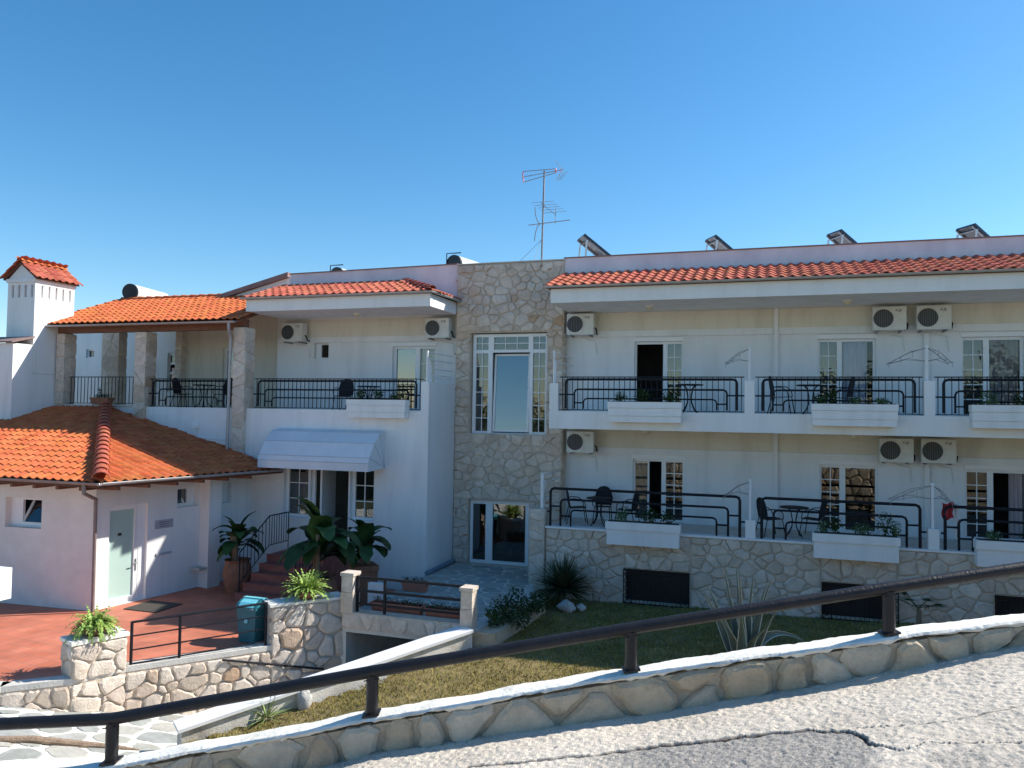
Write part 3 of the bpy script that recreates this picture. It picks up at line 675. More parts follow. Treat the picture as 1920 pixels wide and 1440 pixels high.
for r in rr2:
    cz = lerp(r, CR, CZ); j = [rg.uniform(-1,1) for _ in range(8)]; w = .012*math.sin(r*5.1)+.01*math.sin(r*11.7+1)
    vs_ += [RD(r,5.222+j[0]*.006+w*.4,cz-.036+j[1]*.008+w*.6), RD(r,5.198+j[2]*.005+w*.5,cz-.016+j[3]*.004), RD(r,5.212+w*.3,cz-.002+j[4]*.0015), RD(r,5.25,cz+.004+.3*w+j[1]*.0015), RD(r,5.28,cz+.006+.4*w+j[5]*.0015), RD(r,5.32,cz+.004+.4*w+j[2]*.0015), RD(r,5.362+j[6]*.006,cz-.002+j[7]*.002+w*.4), RD(r,5.378+j[5]*.006,cz-.06)]
k = 8; mb.add(vs_, [(i*k+j, (i+1)*k+j, (i+1)*k+j+1, i*k+j+1) for i in range(len(rr2)-1) for j in range(k-1)]); mb.build('cap', 'cap_rough', wl_, False)
def wall_warp(X):   # (r, z-fraction 0..1, proud) -> world
    r = X.x; bz = lerp(r, RR, RZ)-.04; cz = lerp(r, CR, CZ)-.035
    return RD(r, 5.232-X.z, bz+(cz-bz)*X.y/.3)
stone_field([(-2.6,.0),(4.4,.0),(4.4,.3),(-2.6,.3)], (0,0,0), (1,0,0), (0,1,0), (0,0,1), .235, 104, wl_, 'stone_road', an=1.25, th=.045, joint=.034, top=.78, wv=1.5, jag=.02, cut=.24, warp=wall_warp)
def wall_warp2(X):
    r = X.x; cz = lerp(r, CR, CZ)-.1; bz = -4.95
    f = X.y/2.8
    return RD(r, 5.385-.03*f+X.z, bz+(cz-bz)*f)
stone_field([(-3.2,0),(6.5,0),(6.5,2.8),(-3.2,2.8)], (0,0,0), (1,0,0), (0,1,0), (0,0,1), .42, 103, wl_, 'stone_road', an=1.2, th=.05, joint=.05, warp=wall_warp2)
hr = thing('hand_rail', 'thick black pipe hand rail on short posts along the top of the road wall', 'railing', tuple(RD(.83,5.36,-1.71)))
HS = 5.265/5.35; HR = [r*HS for r in (-16,-3.4,-2.65,-.91,.83,2.57,3.48,14,34)]; HZ = [z*HS for z in (-2.72,-2.145,-2.10,-1.76,-1.445,-1.148,-1.0,.86,1.66)]
MB().tube([RD(r,5.265,z) for r, z in zip(HR, HZ)], .040, 14).build('rail', 'dark_rail', hr, True)
for r in (-6.0,-4.33,-2.608,-.8955,.817,2.529,4.24,5.95,7.7):
    c = lerp(r, CR, CZ); h = lerp(r, HR, HZ)
    MB().tube([RD(r,5.265,c-.02), RD(r,5.265,h-.02)], .041, 14).build('post', 'dark_rail', hr, True)
    MB().obox(RD(r-.055,5.21,c-.002), RD(.11,0,.0)-RD(0,0,0)+Vector((0,0,.11*.17)), RD(0,.11,0)-RD(0,0,0), (0,0,.012)).build('base_plate', 'dark_rail', hr)
    MB().tube([RD(r-.05,5.23,h-.052), RD(r+.05,5.23,h-.034)], .004, 6).build('weld', 'dark_rail', hr)

# ------------------------------------------------------------------ the hotel
H = thing('hotel_building', 'long white two storey hotel with stone stair tower and red tiled eaves', 'building', (-5,21.8,-4.4))
XU, XN = XF
DU = [(-3.62,-2.29,.07,2.02), (1.16,2.53,.07,2.02), (4.47,5.80,.07,2.02), (9.2,10.6,.07,2.02)]
DL = [(-3.64,-2.23,-2.93,-1.23), (1.20,2.58,-2.93,-1.23), (4.53,5.88,-2.93,-1.23), (9.2,10.6,-2.93,-1.23)]
plate(MB(), (0,Yw,0), XU, XN, -5.57, 22, -7, 3.6, .28, DU+DL).build('wall', 'white_plaster', H)
BD, BW = (-11.11,-9.64,.0,1.98), (-13.90,-13.37,1.61,2.12)
plate(MB(), (0,Yw,0), XU, XN, -15.25, -8.84, -.3, 3.6, .28, [BD, BW]).build('wall', 'white_plaster', H)
EL, ED, ER = (-13.36,-12.55,-3.10,-1.60), (-12.48,-11.24,-3.92,-1.60), (-11.20,-10.44,-3.08,-1.60)
plate(MB(), (0,Yb,0), XU, XN, -14.57, -8.84, -7, -.004, .28, [EL, ED, ER]).build('wall', 'white_plaster', H)
MB().box(-9.08,-8.84,Yb,Yb+.28,0,.80).build('corner_post', 'white_plaster', H)
MB().box(-9.06,-8.843,Yb+.284,Yt+.02,-7,.798).build('wall', 'white_plaster', H)
# back, end walls, flat roof
mb = MB().box(-15.25,22,30,30.3,-7,4.3).box(22.003,22.3,Yw,30,-7,4.38).box(-15.25,22,22.09,29.99,3.3,3.55).box(-15.5,-15.253,Yw+.3,30,-7,3.5)
mb.build('rear_wall', 'white_plaster', H)
mb = MB().box(-5.56,21.99,22.09,24.8,-.42,.05).box(-5.56,21.99,22.09,24.8,-3.2,-2.96).box(-15.2,-8.9,22.09,24.8,-.32,-.02)
mb.build('floor', 'interior', H)
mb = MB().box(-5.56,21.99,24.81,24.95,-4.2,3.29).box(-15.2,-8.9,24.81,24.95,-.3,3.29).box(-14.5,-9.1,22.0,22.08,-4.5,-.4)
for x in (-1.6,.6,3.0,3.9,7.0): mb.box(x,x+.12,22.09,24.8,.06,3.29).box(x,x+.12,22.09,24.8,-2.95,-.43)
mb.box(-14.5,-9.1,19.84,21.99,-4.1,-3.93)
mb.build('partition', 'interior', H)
# cream bands, ledges, pilasters
for x0, x1 in ((-5.56,.055),(.185,21.9)):
    MB().box(x0,x1,Yw-.02,Yw-.002,2.335,2.845).build('wall_band', 'cream_plaster', H)
    MB().box(x0,x1,Yw-.06,Yw-.003,2.16,2.333).build('ledge', 'white_plaster', H)
    MB().box(x0,x1,Yw-.02,Yw-.002,-.94,-.405).build('wall_band', 'cream_plaster', H)
    MB().box(x0,x1,Yw-.06,Yw-.003,-1.12,-.942).build('ledge', 'white_plaster', H)
MB().box(-15.2,-8.85,Yw-.02,Yw-.002,2.30,2.86).build('wall_band', 'cream_plaster', H)
MB().box(-15.2,-8.85,Yw-.06,Yw-.003,2.13,2.298).build('ledge', 'white_plaster', H)
for z0, z1 in ((.06,2.845),(-2.95,-.405)):
    MB().box(.06,.18,Yw-.085,Yw-.003,z0,z1).build('pilaster', 'white_plaster', H)
    MB().box(3.62,3.74,Yw-.07,Yw-.064,z0,z1-.7).build('pilaster', 'white_plaster', H)
# balconies of the right wing
MB().box(-5.44,22,Yb,Yw-.003,-.40,.055).build('balcony_slab', 'white_plaster', H)
MB().box(-5.5,22,Yb+.3,Yw-.003,-3.3,-2.95).build('balcony_slab', 'cement', H)
for x0, x1, z in ((-5.44,-5.21,.77),(-.60,-.37,.84),(3.26,3.48,.84),(7.1,7.33,.84)): MB().box(x0,x1,Yb+.002,Yb+.26,.057,z).build('balcony_post', 'white_plaster', H)
# left balcony floor
MB().box(-15.2,-9.07,Yb+.285,Yw-.003,-.3,-.02).build('balcony_slab', 'white_plaster', H)
# eaves
def eave(x0, x1, xr=None):
    MB().box(x0,x1,Yb,Yw-.003,2.85,3.22).build('eave', 'white_plaster', H)
eave(-5.44, 22); MB().box(-14.83,-8.85,Yb,Yt+.02,2.87,3.22).build('eave', 'white_plaster', H)
gutter(H, [(-5.62,19.44,3.27),(22,19.44,3.27)])
gutter(H, [(-14.95,19.44,3.27),(-8.74,19.44,3.27),(-8.70,21.36,3.27)])
rfR = MB().prism([(-5.5,19.42,3.21),(-5.5,21.45,3.21),(-5.5,21.45,3.90),(-5.5,19.42,3.235)], (27.5,0,0)).build('tile_roof', 'deck_brown', H)
rfL = MB()
rfL.add([(-14.85,19.42,3.225),(-8.72,19.42,3.225),(-8.72,21.42,3.225),(-14.85,21.42,3.225),(-14.85,21.42,3.89),(-10.65,21.42,3.89)], [(0,1,5,4),(1,2,5),(0,4,3),(3,4,5,2)])
rfL = rfL.build('tile_roof', 'deck_brown', H)
RF = Roof(H, 'terracotta_red', 300)
RF.plane((-14.88,19.42,3.25), (1,0,0), (0,2.0,.665), 6.2, 2.10, lambda u, v: -14.88+u < -8.72-v*.949*.97, rfL)
RF.plane((-8.70,19.42,3.25), (0,1,0), (-2.0,0,.665), 2.0, 2.10, lambda u, v: u > v*.949+.05, rfL)
RF.plane((-5.62,19.42,3.25), (1,0,0), (0,2.0,.665), 16, 2.10, lambda u, v: True, rfR)
RF.finish()
ridge(rfL, (-8.74,19.44,3.31), (-10.55,21.38,3.93), 'terracotta_red', .10)
# parapets
def parapet(x0, x1, z0, z1, ztr=.03):
    MB().prism([(x0,21.45,3.3),(x1,21.45,3.3),(x1,21.45,z1),(x0,21.45,z0)], (0,.22,0)).build('parapet', 'lilac_plaster', H)
    MB().prism([(x0-.02,21.42,z0+.002),(x1,21.42,z1+.002),(x1,21.42,z1+ztr),(x0-.02,21.42,z0+ztr)], (0,.28,0)).build('parapet_trim', 'trim_brown', H)
parapet(-5.57, 22, 4.385, 4.385); parapet(-14.62, -8.84, 4.30, 4.36)
# second, higher roof behind the porch
mb = MB().prism([(-18.1,22.3,3.72),(-15.3,22.3,4.40),(-15.3,22.3,4.56),(-18.1,22.3,3.88)], (0,5,0)); mb.build('tile_roof', 'trim_brown', H)
MB().prism([(-18.0,22.42,2.9),(-15.26,22.42,2.9),(-15.26,22.42,4.40),(-18.0,22.42,3.74)], (0,.2,0)).build('gable_wall', 'white_plaster', H)
# stair tower
tw = plate(MB(), (0,Yt+.03,0), XU, XN, -8.84, -5.57, -7, 4.33, .34, [(-8.39,-6.05,-.63,2.31),(-8.37,-6.52,-4.4,-2.55)])
tw.box(-8.84,-8.5,Yt+.38,25,-7,4.32).box(-5.9,-5.571,Yt+.38,25,-7,4.32).box(-8.49,-5.91,24.7,25,-7,4.32).box(-8.49,-5.91,Yt+.38,24.69,4.0,4.31).box(-8.49,-5.91,Yt+.38,24.69,-4.5,-4.42)
tower = tw.build('stone_tower', 'mortar', H)
tz = [(-8.83,-5.58,2.33,4.32,.30),(-8.83,-8.40,-.62,2.32,.28),(-6.04,-5.58,-.62,2.32,.28),(-8.83,-5.58,-2.53,-.64,.30),(-8.83,-8.38,-4.38,-2.54,.28),(-6.51,-5.58,-4.38,-2.54,.29)]
for i, (x0,x1,z0,z1,s_) in enumerate(tz): stone_field([(x0,z0),(x1,z0),(x1,z1),(x0,z1)], (0,Yt+.03,0), XU, (0,0,1), XN, s_*.86, 200+i, tower, an=1.25, th=.042, joint=.019, wv=1.2, cut=.15, jag=.022)
stone_field([(0,-4.38),(.33,-4.38),(.33,4.32),(0,4.32)], (-5.57,Yt+.05,0), (0,1,0), (0,0,1), (1,0,0), .3, 210, tower, an=1.0, th=.025)
rg = random.Random(77)
for k in range(34):     # brick chips pressed into the joints
    x = rg.choice([-8.80,-8.45,-6.0,-5.64,rg.uniform(-8.7,-5.7)]); z = rg.uniform(-4.2,4.2)
    if -8.42 < x < -6.03 and -.7 < z < 2.4 or -8.4 < x < -6.5 and z < -2.5: continue
    MB().box(x-.07,x+.07,Yt-.005,Yt+.04,z,z+.028).build('brick_chip', 'brick_chip', tower)
MB().box(-8.86,-5.55,Yt-.02,Yt+.42,4.335,4.365).build('tower_trim', 'cement', H)
MB().box(-8.39,-6.05,Yt+.05,Yt+.12,-.66,-.632).build('window_sill', 'cement', H)
w = window(H, (0,Yt+.03,0), XU, XN, (-8.36,-6.08,-.63,2.28), [(-8.26,-7.88,1.82,2.19,2,2,'g'),(-7.71,-6.65,1.82,2.19,3,2,'g'),(-6.51,-6.14,1.82,2.19,2,2,'g'),
    (-8.26,-7.88,-.56,1.72,2,6,'g'),(-7.75,-6.61,-.60,1.74,1,1,'open'),(-6.51,-6.14,-.56,1.72,2,6,'g')], .16)
# tilted sash of the big pane
s_ = plate(MB(), (0,0,0), XU, XN, -.55, .55, 0, 2.28, .06, [(-.49,.49,.06,2.22)])
sash = s_.build('sash', 'pvc_white', w); ps = MB().box(-.5,.5,.025,.033,.05,2.23).build('pane', 'glass_mirror', w)
for ob in (sash, ps): ob.data.transform(Matrix.Translation(Vector((-7.18,Yt+.21,-.57))-Vector((0,0,0))) @ Matrix.Rotation(R(-3.5),4,'X') @ Matrix.Translation(WL[H])); ob.data.transform(Matrix.Translation(-WL[H]))
window(H, (0,Yt+.03,0), XU, XN, (-8.35,-6.54,-4.39,-2.57), [(-8.27,-7.87,-4.30,-2.68,1,1,'g'),(-7.66,-6.66,-4.30,-2.66,1,1,'g')], .12, name='glass_door')
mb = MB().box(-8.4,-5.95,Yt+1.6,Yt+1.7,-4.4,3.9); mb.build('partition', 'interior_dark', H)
# balcony doors
O = (0,Yw,0)
def bdoor(rect, cells, cur, shutter=True):
    w = window(H, O, XU, XN, rect, cells, .1, name='balcony_door')
    for c in cur: curtain(w, *c)
    MB().box(rect[0]-.02,rect[1]+.02,Yw-.03,Yw+.08,rect[3]+.004,rect[3]+.11).build('shutter_box', 'pvc_white', w)
    return w
zt, zb_ = 1.95, .12
bdoor(DU[0], [(-3.57,-2.84,zb_,zt,1,1,'open'),(-2.72,-2.34,zb_,zt,2,5,'g')], [(-2.8,-2.25,.1,2,Yw+.22,'curtain_sheer',5)])
bdoor(DU[1], [(1.21,1.62,zb_,zt,2,5,'g'),(1.74,2.47,zb_,zt,1,1,'d')], [(1.1,1.4,.1,2,Yw+.22,'curtain_sheer',3),(1.72,2.35,.1,2,Yw+.22,'curtain_blue',6)])
bdoor(DU[2], [(4.52,4.95,zb_,zt,2,5,'g'),(5.08,5.74,zb_,zt,1,1,'d')], [(4.5,4.95,.1,2,Yw+.22,'curtain_brown',4),(5.06,5.72,.1,2,Yw+.22,'curtain_brown',6)])
bdoor(DU[3], [(9.25,9.8,zb_,zt,2,5,'g'),(9.92,10.54,zb_,zt,1,1,'g')], [])
zt, zb_ = -1.30, -2.88
bdoor(DL[0], [(-3.58,-3.24,zb_,zt,1,1,'g'),(-3.20,-2.86,zb_,zt,1,1,'open'),(-2.74,-2.29,zb_,zt,2,5,'g')], [(-3.6,-3.2,-2.9,-1.2,Yw+.22,'curtain_sheer',3)])
bdoor(DL[1], [(1.25,1.68,zb_,zt,2,5,'g'),(1.82,2.52,zb_,zt,1,1,'g')], [])
bdoor(DL[2], [(4.58,5.02,zb_,zt,2,5,'g'),(5.15,5.82,zb_,zt,1,1,'open')], [(5.5,5.9,-2.9,-1.2,Yw+.22,'curtain_brown',4)])
bdoor(DL[3], [(9.25,9.8,zb_,zt,2,5,'g'),(9.92,10.54,zb_,zt,1,1,'g')], [])
bdoor(BD, [(-11.02,-10.38,.08,1.9,1,1,'m'),(-10.22,-9.72,.08,1.9,2,4,'d')], [(-10.25,-9.7,0,1.95,Yw+.22,'curtain_sheer',4)])
window(H, O, XU, XN, BW, [(-13.72,-13.41,1.66,2.07,1,1,'g')], .14)
OB = (0,Yb,0)
window(H, OB, XU, XN, EL, [(-13.26,-12.62,-3.02,-1.68,2,3,'g')], .12)
window(H, OB, XU, XN, ER, [(-11.10,-10.52,-3.0,-1.68,2,3,'g')], .12)
ed = window(H, OB, XU, XN, ED, [(-12.40,-11.32,-3.90,-1.68,1,1,'open')], .12, name='entrance_door')
MB().box(-12.28,-12.22,Yb+.2,Yb+.95,-3.9,-1.7).build('open_leaf', 'pvc_white', ed)
MB().box(-12.25,-12.242,Yb+.3,Yb+.85,-3.3,-1.8).build('pane', 'glass_dark', ed)
MB().box(-13.4,-12.5,Yb-.04,Yb+.12,-3.15,-3.102).build('window_sill', 'white_paint', H)
# ceiling lamps under the eaves
def ceil_lamp(x, y, z, label):
    t = thing('ceiling_lamp', label, 'lamp', (x,y,z), 'round ceiling lamps of the balconies')
    MB().lathe([(.115,0),(.12,-.025),(.10,-.035)], (x,y,z), 18).build('base_ring', 'pvc_white', t, True)
    MB().lathe([(.10,-.035),(.09,-.07),(.055,-.10),(.01,-.115)], (x,y,z), 18).build('shade', 'lamp_cream', t, True)
for x, y, z, lb in ((-3.03,20.6,2.85,'round cream ceiling lamp under the eave above the open upper balcony door'), (1.76,20.6,2.85,'round cream ceiling lamp under the eave above the curtained upper door'), (-11.7,20.6,2.87,'round cream ceiling lamp under the eave of the left block'),
    (-3.0,20.0,-.40,'round cream ceiling lamp under the slab above the half open lower door'), (1.85,20.0,-.40,'round cream ceiling lamp under the slab above the lower door reflecting stones'), (5.6,20.6,2.85,'round cream ceiling lamp under the eave near the right picture edge')): ceil_lamp(x,y,z,lb)

# ---- stone balcony wall of the lower floor
SW = thing('balcony_wall', 'long pale rubble stone wall below the lower balconies facing the lawn', 'wall', (0,Yb,-4.7))
GR = [(-3.44,-1.86,-4.64,-3.84),(1.12,2.70,-4.58,-3.80),(4.62,6.20,-4.5,-3.80)]
plate(MB(), (0,Yb+.03,0), XU, XN, -5.5, 22, -7, -2.955, .26, GR).build('core', 'mortar', SW)
MB().box(-5.5,22,Yb-.03,Yb+.3,-2.953,-2.905).build('cap', 'white_paint', SW)
x = -5.5; i = 0
for x0, x1, z0, z1 in [(-5.49,-3.45,-4.75,-2.96),(-1.85,1.11,-4.75,-2.96),(2.71,4.61,-4.7,-2.96),(6.21,9.0,-4.6,-2.96),(-3.44,-1.86,-3.83,-2.96),(1.12,2.70,-3.79,-2.96),(4.62,6.20,-3.79,-2.96)]:
    stone_field([(x0,z0),(x1,z0),(x1,z1),(x0,z1)], (0,Yb+.03,0), XU, (0,0,1), XN, .265, 230+i, SW, an=1.3, th=.042, joint=.019, wv=1.2, cut=.15, jag=.022); i += 1
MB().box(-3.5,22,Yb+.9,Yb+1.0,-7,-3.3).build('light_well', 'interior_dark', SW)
MB().box(-5.92,-5.51,Yb-.06,Yb+.3,-7,-2.47).build('pier_core', 'mortar', SW)
stone_field([(-5.915,-4.75),(-5.515,-4.75),(-5.515,-2.48),(-5.915,-2.48)], (0,Yb-.06,0), XU, (0,0,1), XN, .27, 260, SW, an=1.0, th=.03, joint=.02)
stone_field([(0,-2.9),(.36,-2.9),(.36,-2.48),(0,-2.48)], (-5.51,Yb-.06,0), (0,1,0), (0,0,1), (1,0,0), .27, 261, SW, an=1.0, th=.02, joint=.02)
for x0, x1, z in ((-.57,-.34,-2.47),(3.33,3.55,-2.45),(7.2,7.43,-2.45)): MB().box(x0,x1,Yb+.01,Yb+.25,-2.9,z).build('balcony_post', 'white_plaster', SW)
def grille(rect, label):
    x0, x1, z0, z1 = rect; t = thing('window_grille', label, 'grille', ((x0+x1)/2,Yb,z0), 'basement window grilles')
    y0, y1 = Yb-.16, Yb-.02
    mb = MB()
    for a, b_ in (((x0,y0,z0),(x0,y0,z1)),((x1,y0,z0),(x1,y0,z1)),((x0,y0,z1),(x1,y0,z1)),((x0,y0,z0),(x1,y0,z0)),((x0+.2,y0,z0),(x0+.2,y0,z1-.08)),((x1-.2,y0,z0),(x1-.2,y0,z1-.08)),((x0,y0,z1-.08),(x1,y0,z1-.08)),((x0,y0,z1),(x0,Yb,z1)),((x1,y0,z1),(x1,Yb,z1)),((x0,y0,z0),(x0,Yb,z0)),((x1,y0,z0),(x1,Yb,z0))): mb.bar(a, b_, .022, .022)
    mb.build('frame', 'black_metal', t)
    mb = MB(); k = 4; h = (z1-.08-z0)/k
    for xx in (x0, x1-.2):
        for i in range(k):
            mb.bar((xx,y0,z0+i*h),(xx+.2,y0,z0+(i+1)*h),.014,.014); mb.bar((xx+.2,y0,z0+i*h),(xx,y0,z0+(i+1)*h),.014,.014)
    mb.build('lattice', 'black_metal', t)
    for i in range(1, 12): MB().bar((x0+.2+(x1-x0-.4)*i/12,y0+.005,z0),(x0+.2+(x1-x0-.4)*i/12,y0+.005,z1-.08),.010,.010).build('bar', 'black_metal', t)
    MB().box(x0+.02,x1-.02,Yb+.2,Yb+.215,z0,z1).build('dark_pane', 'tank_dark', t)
grille(GR[0], 'black iron grille over the basement window beside the big yucca'); grille(GR[1], 'black iron grille over the basement window half hidden by the hand rail'); grille(GR[2], 'black iron grille over the basement window at the right picture edge')

# ------------------------------------------------------------------ porch on the upper left
PO = thing('porch', 'tiled porch on stone columns above the annex roof', 'porch', (-18.5,Yb,0))
plate(MB(), (0,Yb+.03,0), XU, XN, -22.05, -14.575, -4.3, .0, .25).build('wall', 'white_plaster', PO)
MB().box(-22.1,-15.26,Yb+.285,26,-.25,-.005).build('floor', 'cement', PO)
MB().box(-22.1,-18.9,Yb-.03,Yb+.3,.004,.05).build('sill', 'cement', PO)
plate(MB(), (0,22.3,0), XU, XN, -19.3, -15.25, -.2, 3.6, .25, [(-17.8,-16.6,.0,2.05)]).build('wall', 'cream_plaster', PO)
window(PO, (0,22.3,0), XU, XN, (-17.8,-16.6,0,2.05), [(-17.7,-17.25,.1,1.95,1,1,'g'),(-17.15,-16.68,.1,1.95,1,1,'open')], .1, name='porch_door')
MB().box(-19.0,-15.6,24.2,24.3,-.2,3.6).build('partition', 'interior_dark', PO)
plate(MB(), (0,24.6,0), XU, XN, -30, -19.3, -.2, 3.4, .25, [(-26.25,-25.85,1.93,2.28),(-22.2,-21.8,.6,2.1)]).build('wall', 'white_plaster', PO)
window(PO, (0,24.6,0), XU, XN, (-26.25,-25.85,1.93,2.28), [(-26.2,-25.9,1.98,2.23,1,1,'g')], .08)
window(PO, (0,24.6,0), XU, XN, (-22.2,-21.8,.6,2.1), [(-22.16,-21.84,.65+.36*k,.93+.36*k,1,1,'g') for k in range(4)], .08)
MB().box(-26.6,-21.4,25.2,25.3,-.2,3).build('partition', 'interior_dark', PO)
MB().box(-19.32,-19.1,22.56,24.58,-.2,3.4).build('wall', 'cream_plaster', PO)
def column(x0, x1, y0, y1, z0, z1, seed, size=.36):
    c = MB().box(x0+.02,x1-.02,y0+.02,y1-.02,z0,z1).build('column', 'mortar', PO)
    stone_field([(x0,z0),(x1,z0),(x1,z1),(x0,z1)], (0,y0+.02,0), XU, (0,0,1), XN, size, seed, c, an=1.0, th=.022, joint=.018, cut=.12, top=.9)
    stone_field([(y0,z0),(y1,z0),(y1,z1),(y0,z1)], (x1-.02,0,0), (0,1,0), (0,0,1), (1,0,0), size, seed+1, c, an=1.0, th=.022, joint=.018, cut=.12, top=.9)
column(-22.05,-21.70,Yb-.08,Yb+.4,.05,2.33,300); column(-18.86,-18.42,Yb-.08,Yb+.4,-.5,2.33,302); column(-15.18,-14.74,Yb-.10,Yb+.38,-1.9,2.40,304)
column(-23.2,-22.4,22.4,22.8,0,2.72,306,.42); column(-19.55,-19.28,22.0,22.28,0,2.85,308,.4)
MB().box(-22.4,-14.86,Yb+.02,Yb+.22,2.35,2.66).build('beam', 'wood_brown', PO)
prf = MB().prism([(-22.5,19.2,2.57),(-22.5,22.6,3.83),(-22.5,26,2.6),(-22.5,26,2.5),(-22.5,22.6,3.70),(-22.5,19.2,2.50)], (7.64,0,0)).build('tile_roof', 'wood_brown', PO)
PR = Roof(PO, 'terracotta', 300); PR.plane((-22.52,19.2,2.60), (1,0,0), (0,3.4,1.26), 7.6, 3.6, lambda u, v: True, prf); PR.finish()
ridge(prf, (-22.5,22.6,3.87), (-15.6,22.6,3.87), 'terracotta', .11)
ridge(prf, (-22.5,19.22,2.63), (-22.5,22.6,3.87), 'terracotta', .09)
gutter(PO, [(-22.55,19.14,2.56),(-14.9,19.14,2.55)])
MB().tube([(-15.1,19.14,2.52),(-15.1,19.14,2.33),(-15.22,19.40,2.10),(-15.24,19.42,1.95),(-15.26,19.42,-1.55)], .045, 10).build('downpipe', 'gutter_grey', PO, True)
for x in (-22.0,-18.64,-14.96): MB().box(x-.06,x+.06,Yb+.05,Yb+.2,2.33 if x < -15 else 2.40,2.36 if x < -15 else 2.5).build('beam_bracket', 'black_metal', PO)
MB().box(-16.62,-16.42,Yb-.05,Yb+.03,-.62,-.44).build('junction_box', 'pvc_white', PO)
MB().tube([(-16.52,Yb,-.63),(-16.52,Yb+.005,-.9),(-15.4,Yb+.005,-.95)], .012, 6).build('cable', 'pvc_white', PO)

# ---- chimney
CH = thing('chimney', 'tall white chimney with small tiled gable roof at the left edge', 'chimney', (-22.7,19.4,0))
cx0, cx1, cy0, cy1 = -23.25, -22.1, 18.68, 20.15
sl = [(cx0+.16+k*.27, cx0+.26+k*.27, 3.42, 3.82) for k in range(4)]
plate(MB(), (0,cy0,0), XU, XN, cx0, cx1, 1.0, 3.9, .12, sl).build('wall', 'white_plaster', CH)
sr = [(cy0+.22+k*.26, cy0+.30+k*.26, 3.42, 3.82) for k in range(5)]
plate(MB(), (cx1,0,0), (0,1,0), (1,0,0), cy0+.123, cy1, 1.0, 3.9, .12, sr).build('wall', 'white_plaster', CH)
MB().box(cx0,cx0+.12,cy0+.13,cy1,1,3.9).box(cx0+.13,cx1-.13,cy1-.12,cy1,1,3.9).build('wall', 'white_plaster', CH)
MB().box(cx0-.04,cx1+.04,cy0-.04,cy1+.04,3.903,4.02).build('band', 'white_plaster', CH)
xm = (cx0+cx1)/2
MB().prism([(cx0+.02,cy0,4.022),(cx1-.02,cy0,4.022),(xm,cy0,4.5)], (0,cy1-cy0,0)).build('gable', 'white_plaster', CH)
crf = MB()
crf.prism([(cx0-.12,cy0-.08,3.98),(xm,cy0-.08,4.50),(xm,cy0-.08,4.545),(cx0-.12,cy0-.08,4.025)], (0,cy1-cy0+.16,0))
crf.prism([(xm,cy0-.08,4.50),(cx1+.12,cy0-.08,3.98),(cx1+.12,cy0-.08,4.025),(xm,cy0-.08,4.545)], (0,cy1-cy0+.16,0))
crf = crf.build('tile_roof', 'deck_brown', CH)
CR_ = Roof(CH, 'terracotta_red', 300); CR_.plane((cx1+.14,cy0-.1,4.02), (0,1,0), (-.7,0,.52), 1.66, .84, lambda u, v: True, crf)
CR_.plane((cx0-.14,cy1+.1,4.02), (0,-1,0), (.7,0,.52), 1.66, .84, lambda u, v: True, crf); CR_.finish()
ridge(crf, (xm,cy0-.12,4.58), (xm,cy1+.1,4.58), 'terracotta', .10)
MB().box(-31,-22.1,18.0,18.675,-2,1.9).box(-31,-22.102,18.676,19.55,-2,.99).build('base', 'white_plaster', CH)
cop = MB().prism([(-31,17.9,1.905),(-22.02,17.9,1.905),(-22.02,18.68,2.12),(-31,18.68,2.12)], (0,0,.05)).build('coping', 'trim_brown', CH)

# ------------------------------------------------------------------ annex with the hipped roof
AN = thing('annex_building', 'low white annex with bright orange hipped tile roof and frosted glass door', 'building', (-17,16.5,TR))
c0 = Vector((-15.29,14.76,0)); fl = Vector((-28,13.88,0)); FU = (c0-fl).normalized(); FN = Vector((FU.y,-FU.x,0)); LF = (c0-fl).length
fu = lambda x: (x+28)/FU.x
AW = (fu(-17.95),fu(-16.86),-3.01,-2.28)
plate(MB(), fl, FU, FN, 0, LF, TR-.2, -1.5, .3, [AW]).build('wall', 'pink_plaster', AN)
w = window(AN, fl, FU, FN, AW, [(AW[0]+.36,AW[1]-.07,AW[2]+.09,AW[3]-.06,1,1,'open')], .17)
P = lambda u, z, d: fl+FU*u+Vector((0,0,z))-FN*d
u0, u1, za, zb = AW[0]+.34, AW[1]-.05, AW[2]+.09, AW[3]-.06
for a, b_ in (((u0,za,.2),(u0+.12,zb,.44)),((u1,za,.2),(u1,zb,.44)),((u0,za,.2),(u1,za,.2)),((u0+.12,zb,.44),(u1,zb,.44))): MB().bar(P(*a), P(*b_), .055, .055).build('sash', 'pvc_white', w)
MB().add([P(u0,za,.2),P(u1,za,.2),P(u1,zb,.44),P(u0+.12,zb,.44)], [(0,1,2,3)]).build('pane', 'glass_dark', w)
RU = Vector((.17,1,0)).normalized(); RN = Vector((RU.y,-RU.x,0))
DT = -2.44; W2 = (2.30,2.98,-2.66,-2.12); W3 = (3.62,4.10,-2.68,-2.12)
plate(MB(), c0, RU, RN, .301, 4.85, TR-.2, -1.5, .3, [(.36,1.42,TR+.01,DT), W2, W3]).build('wall', 'white_plaster', AN)
plate(MB(), c0, RU, RN, .002, .3, TR-.2, -1.5, .29).build('wall', 'white_plaster', AN)
dr = window(AN, c0, RU, RN, (.365,1.24,TR+.015,DT-.01), [(.45,1.13,TR+.15,DT-.12,1,1,'f')], .10, name='door')
Q = lambda u, z, d: c0+RU*u+Vector((0,0,z))+RN*d
MB().obox(Q(1.241,TR+.012,-.09), RU*.177, -RN*.14, (0,0,DT-TR-.014)).build('side_panel', 'pvc_white', dr)
MB().obox(Q(.70,-3.20,-.141), RU*.1, RN*.003, (0,0,.065)).build('sticker', 'black_print', dr)
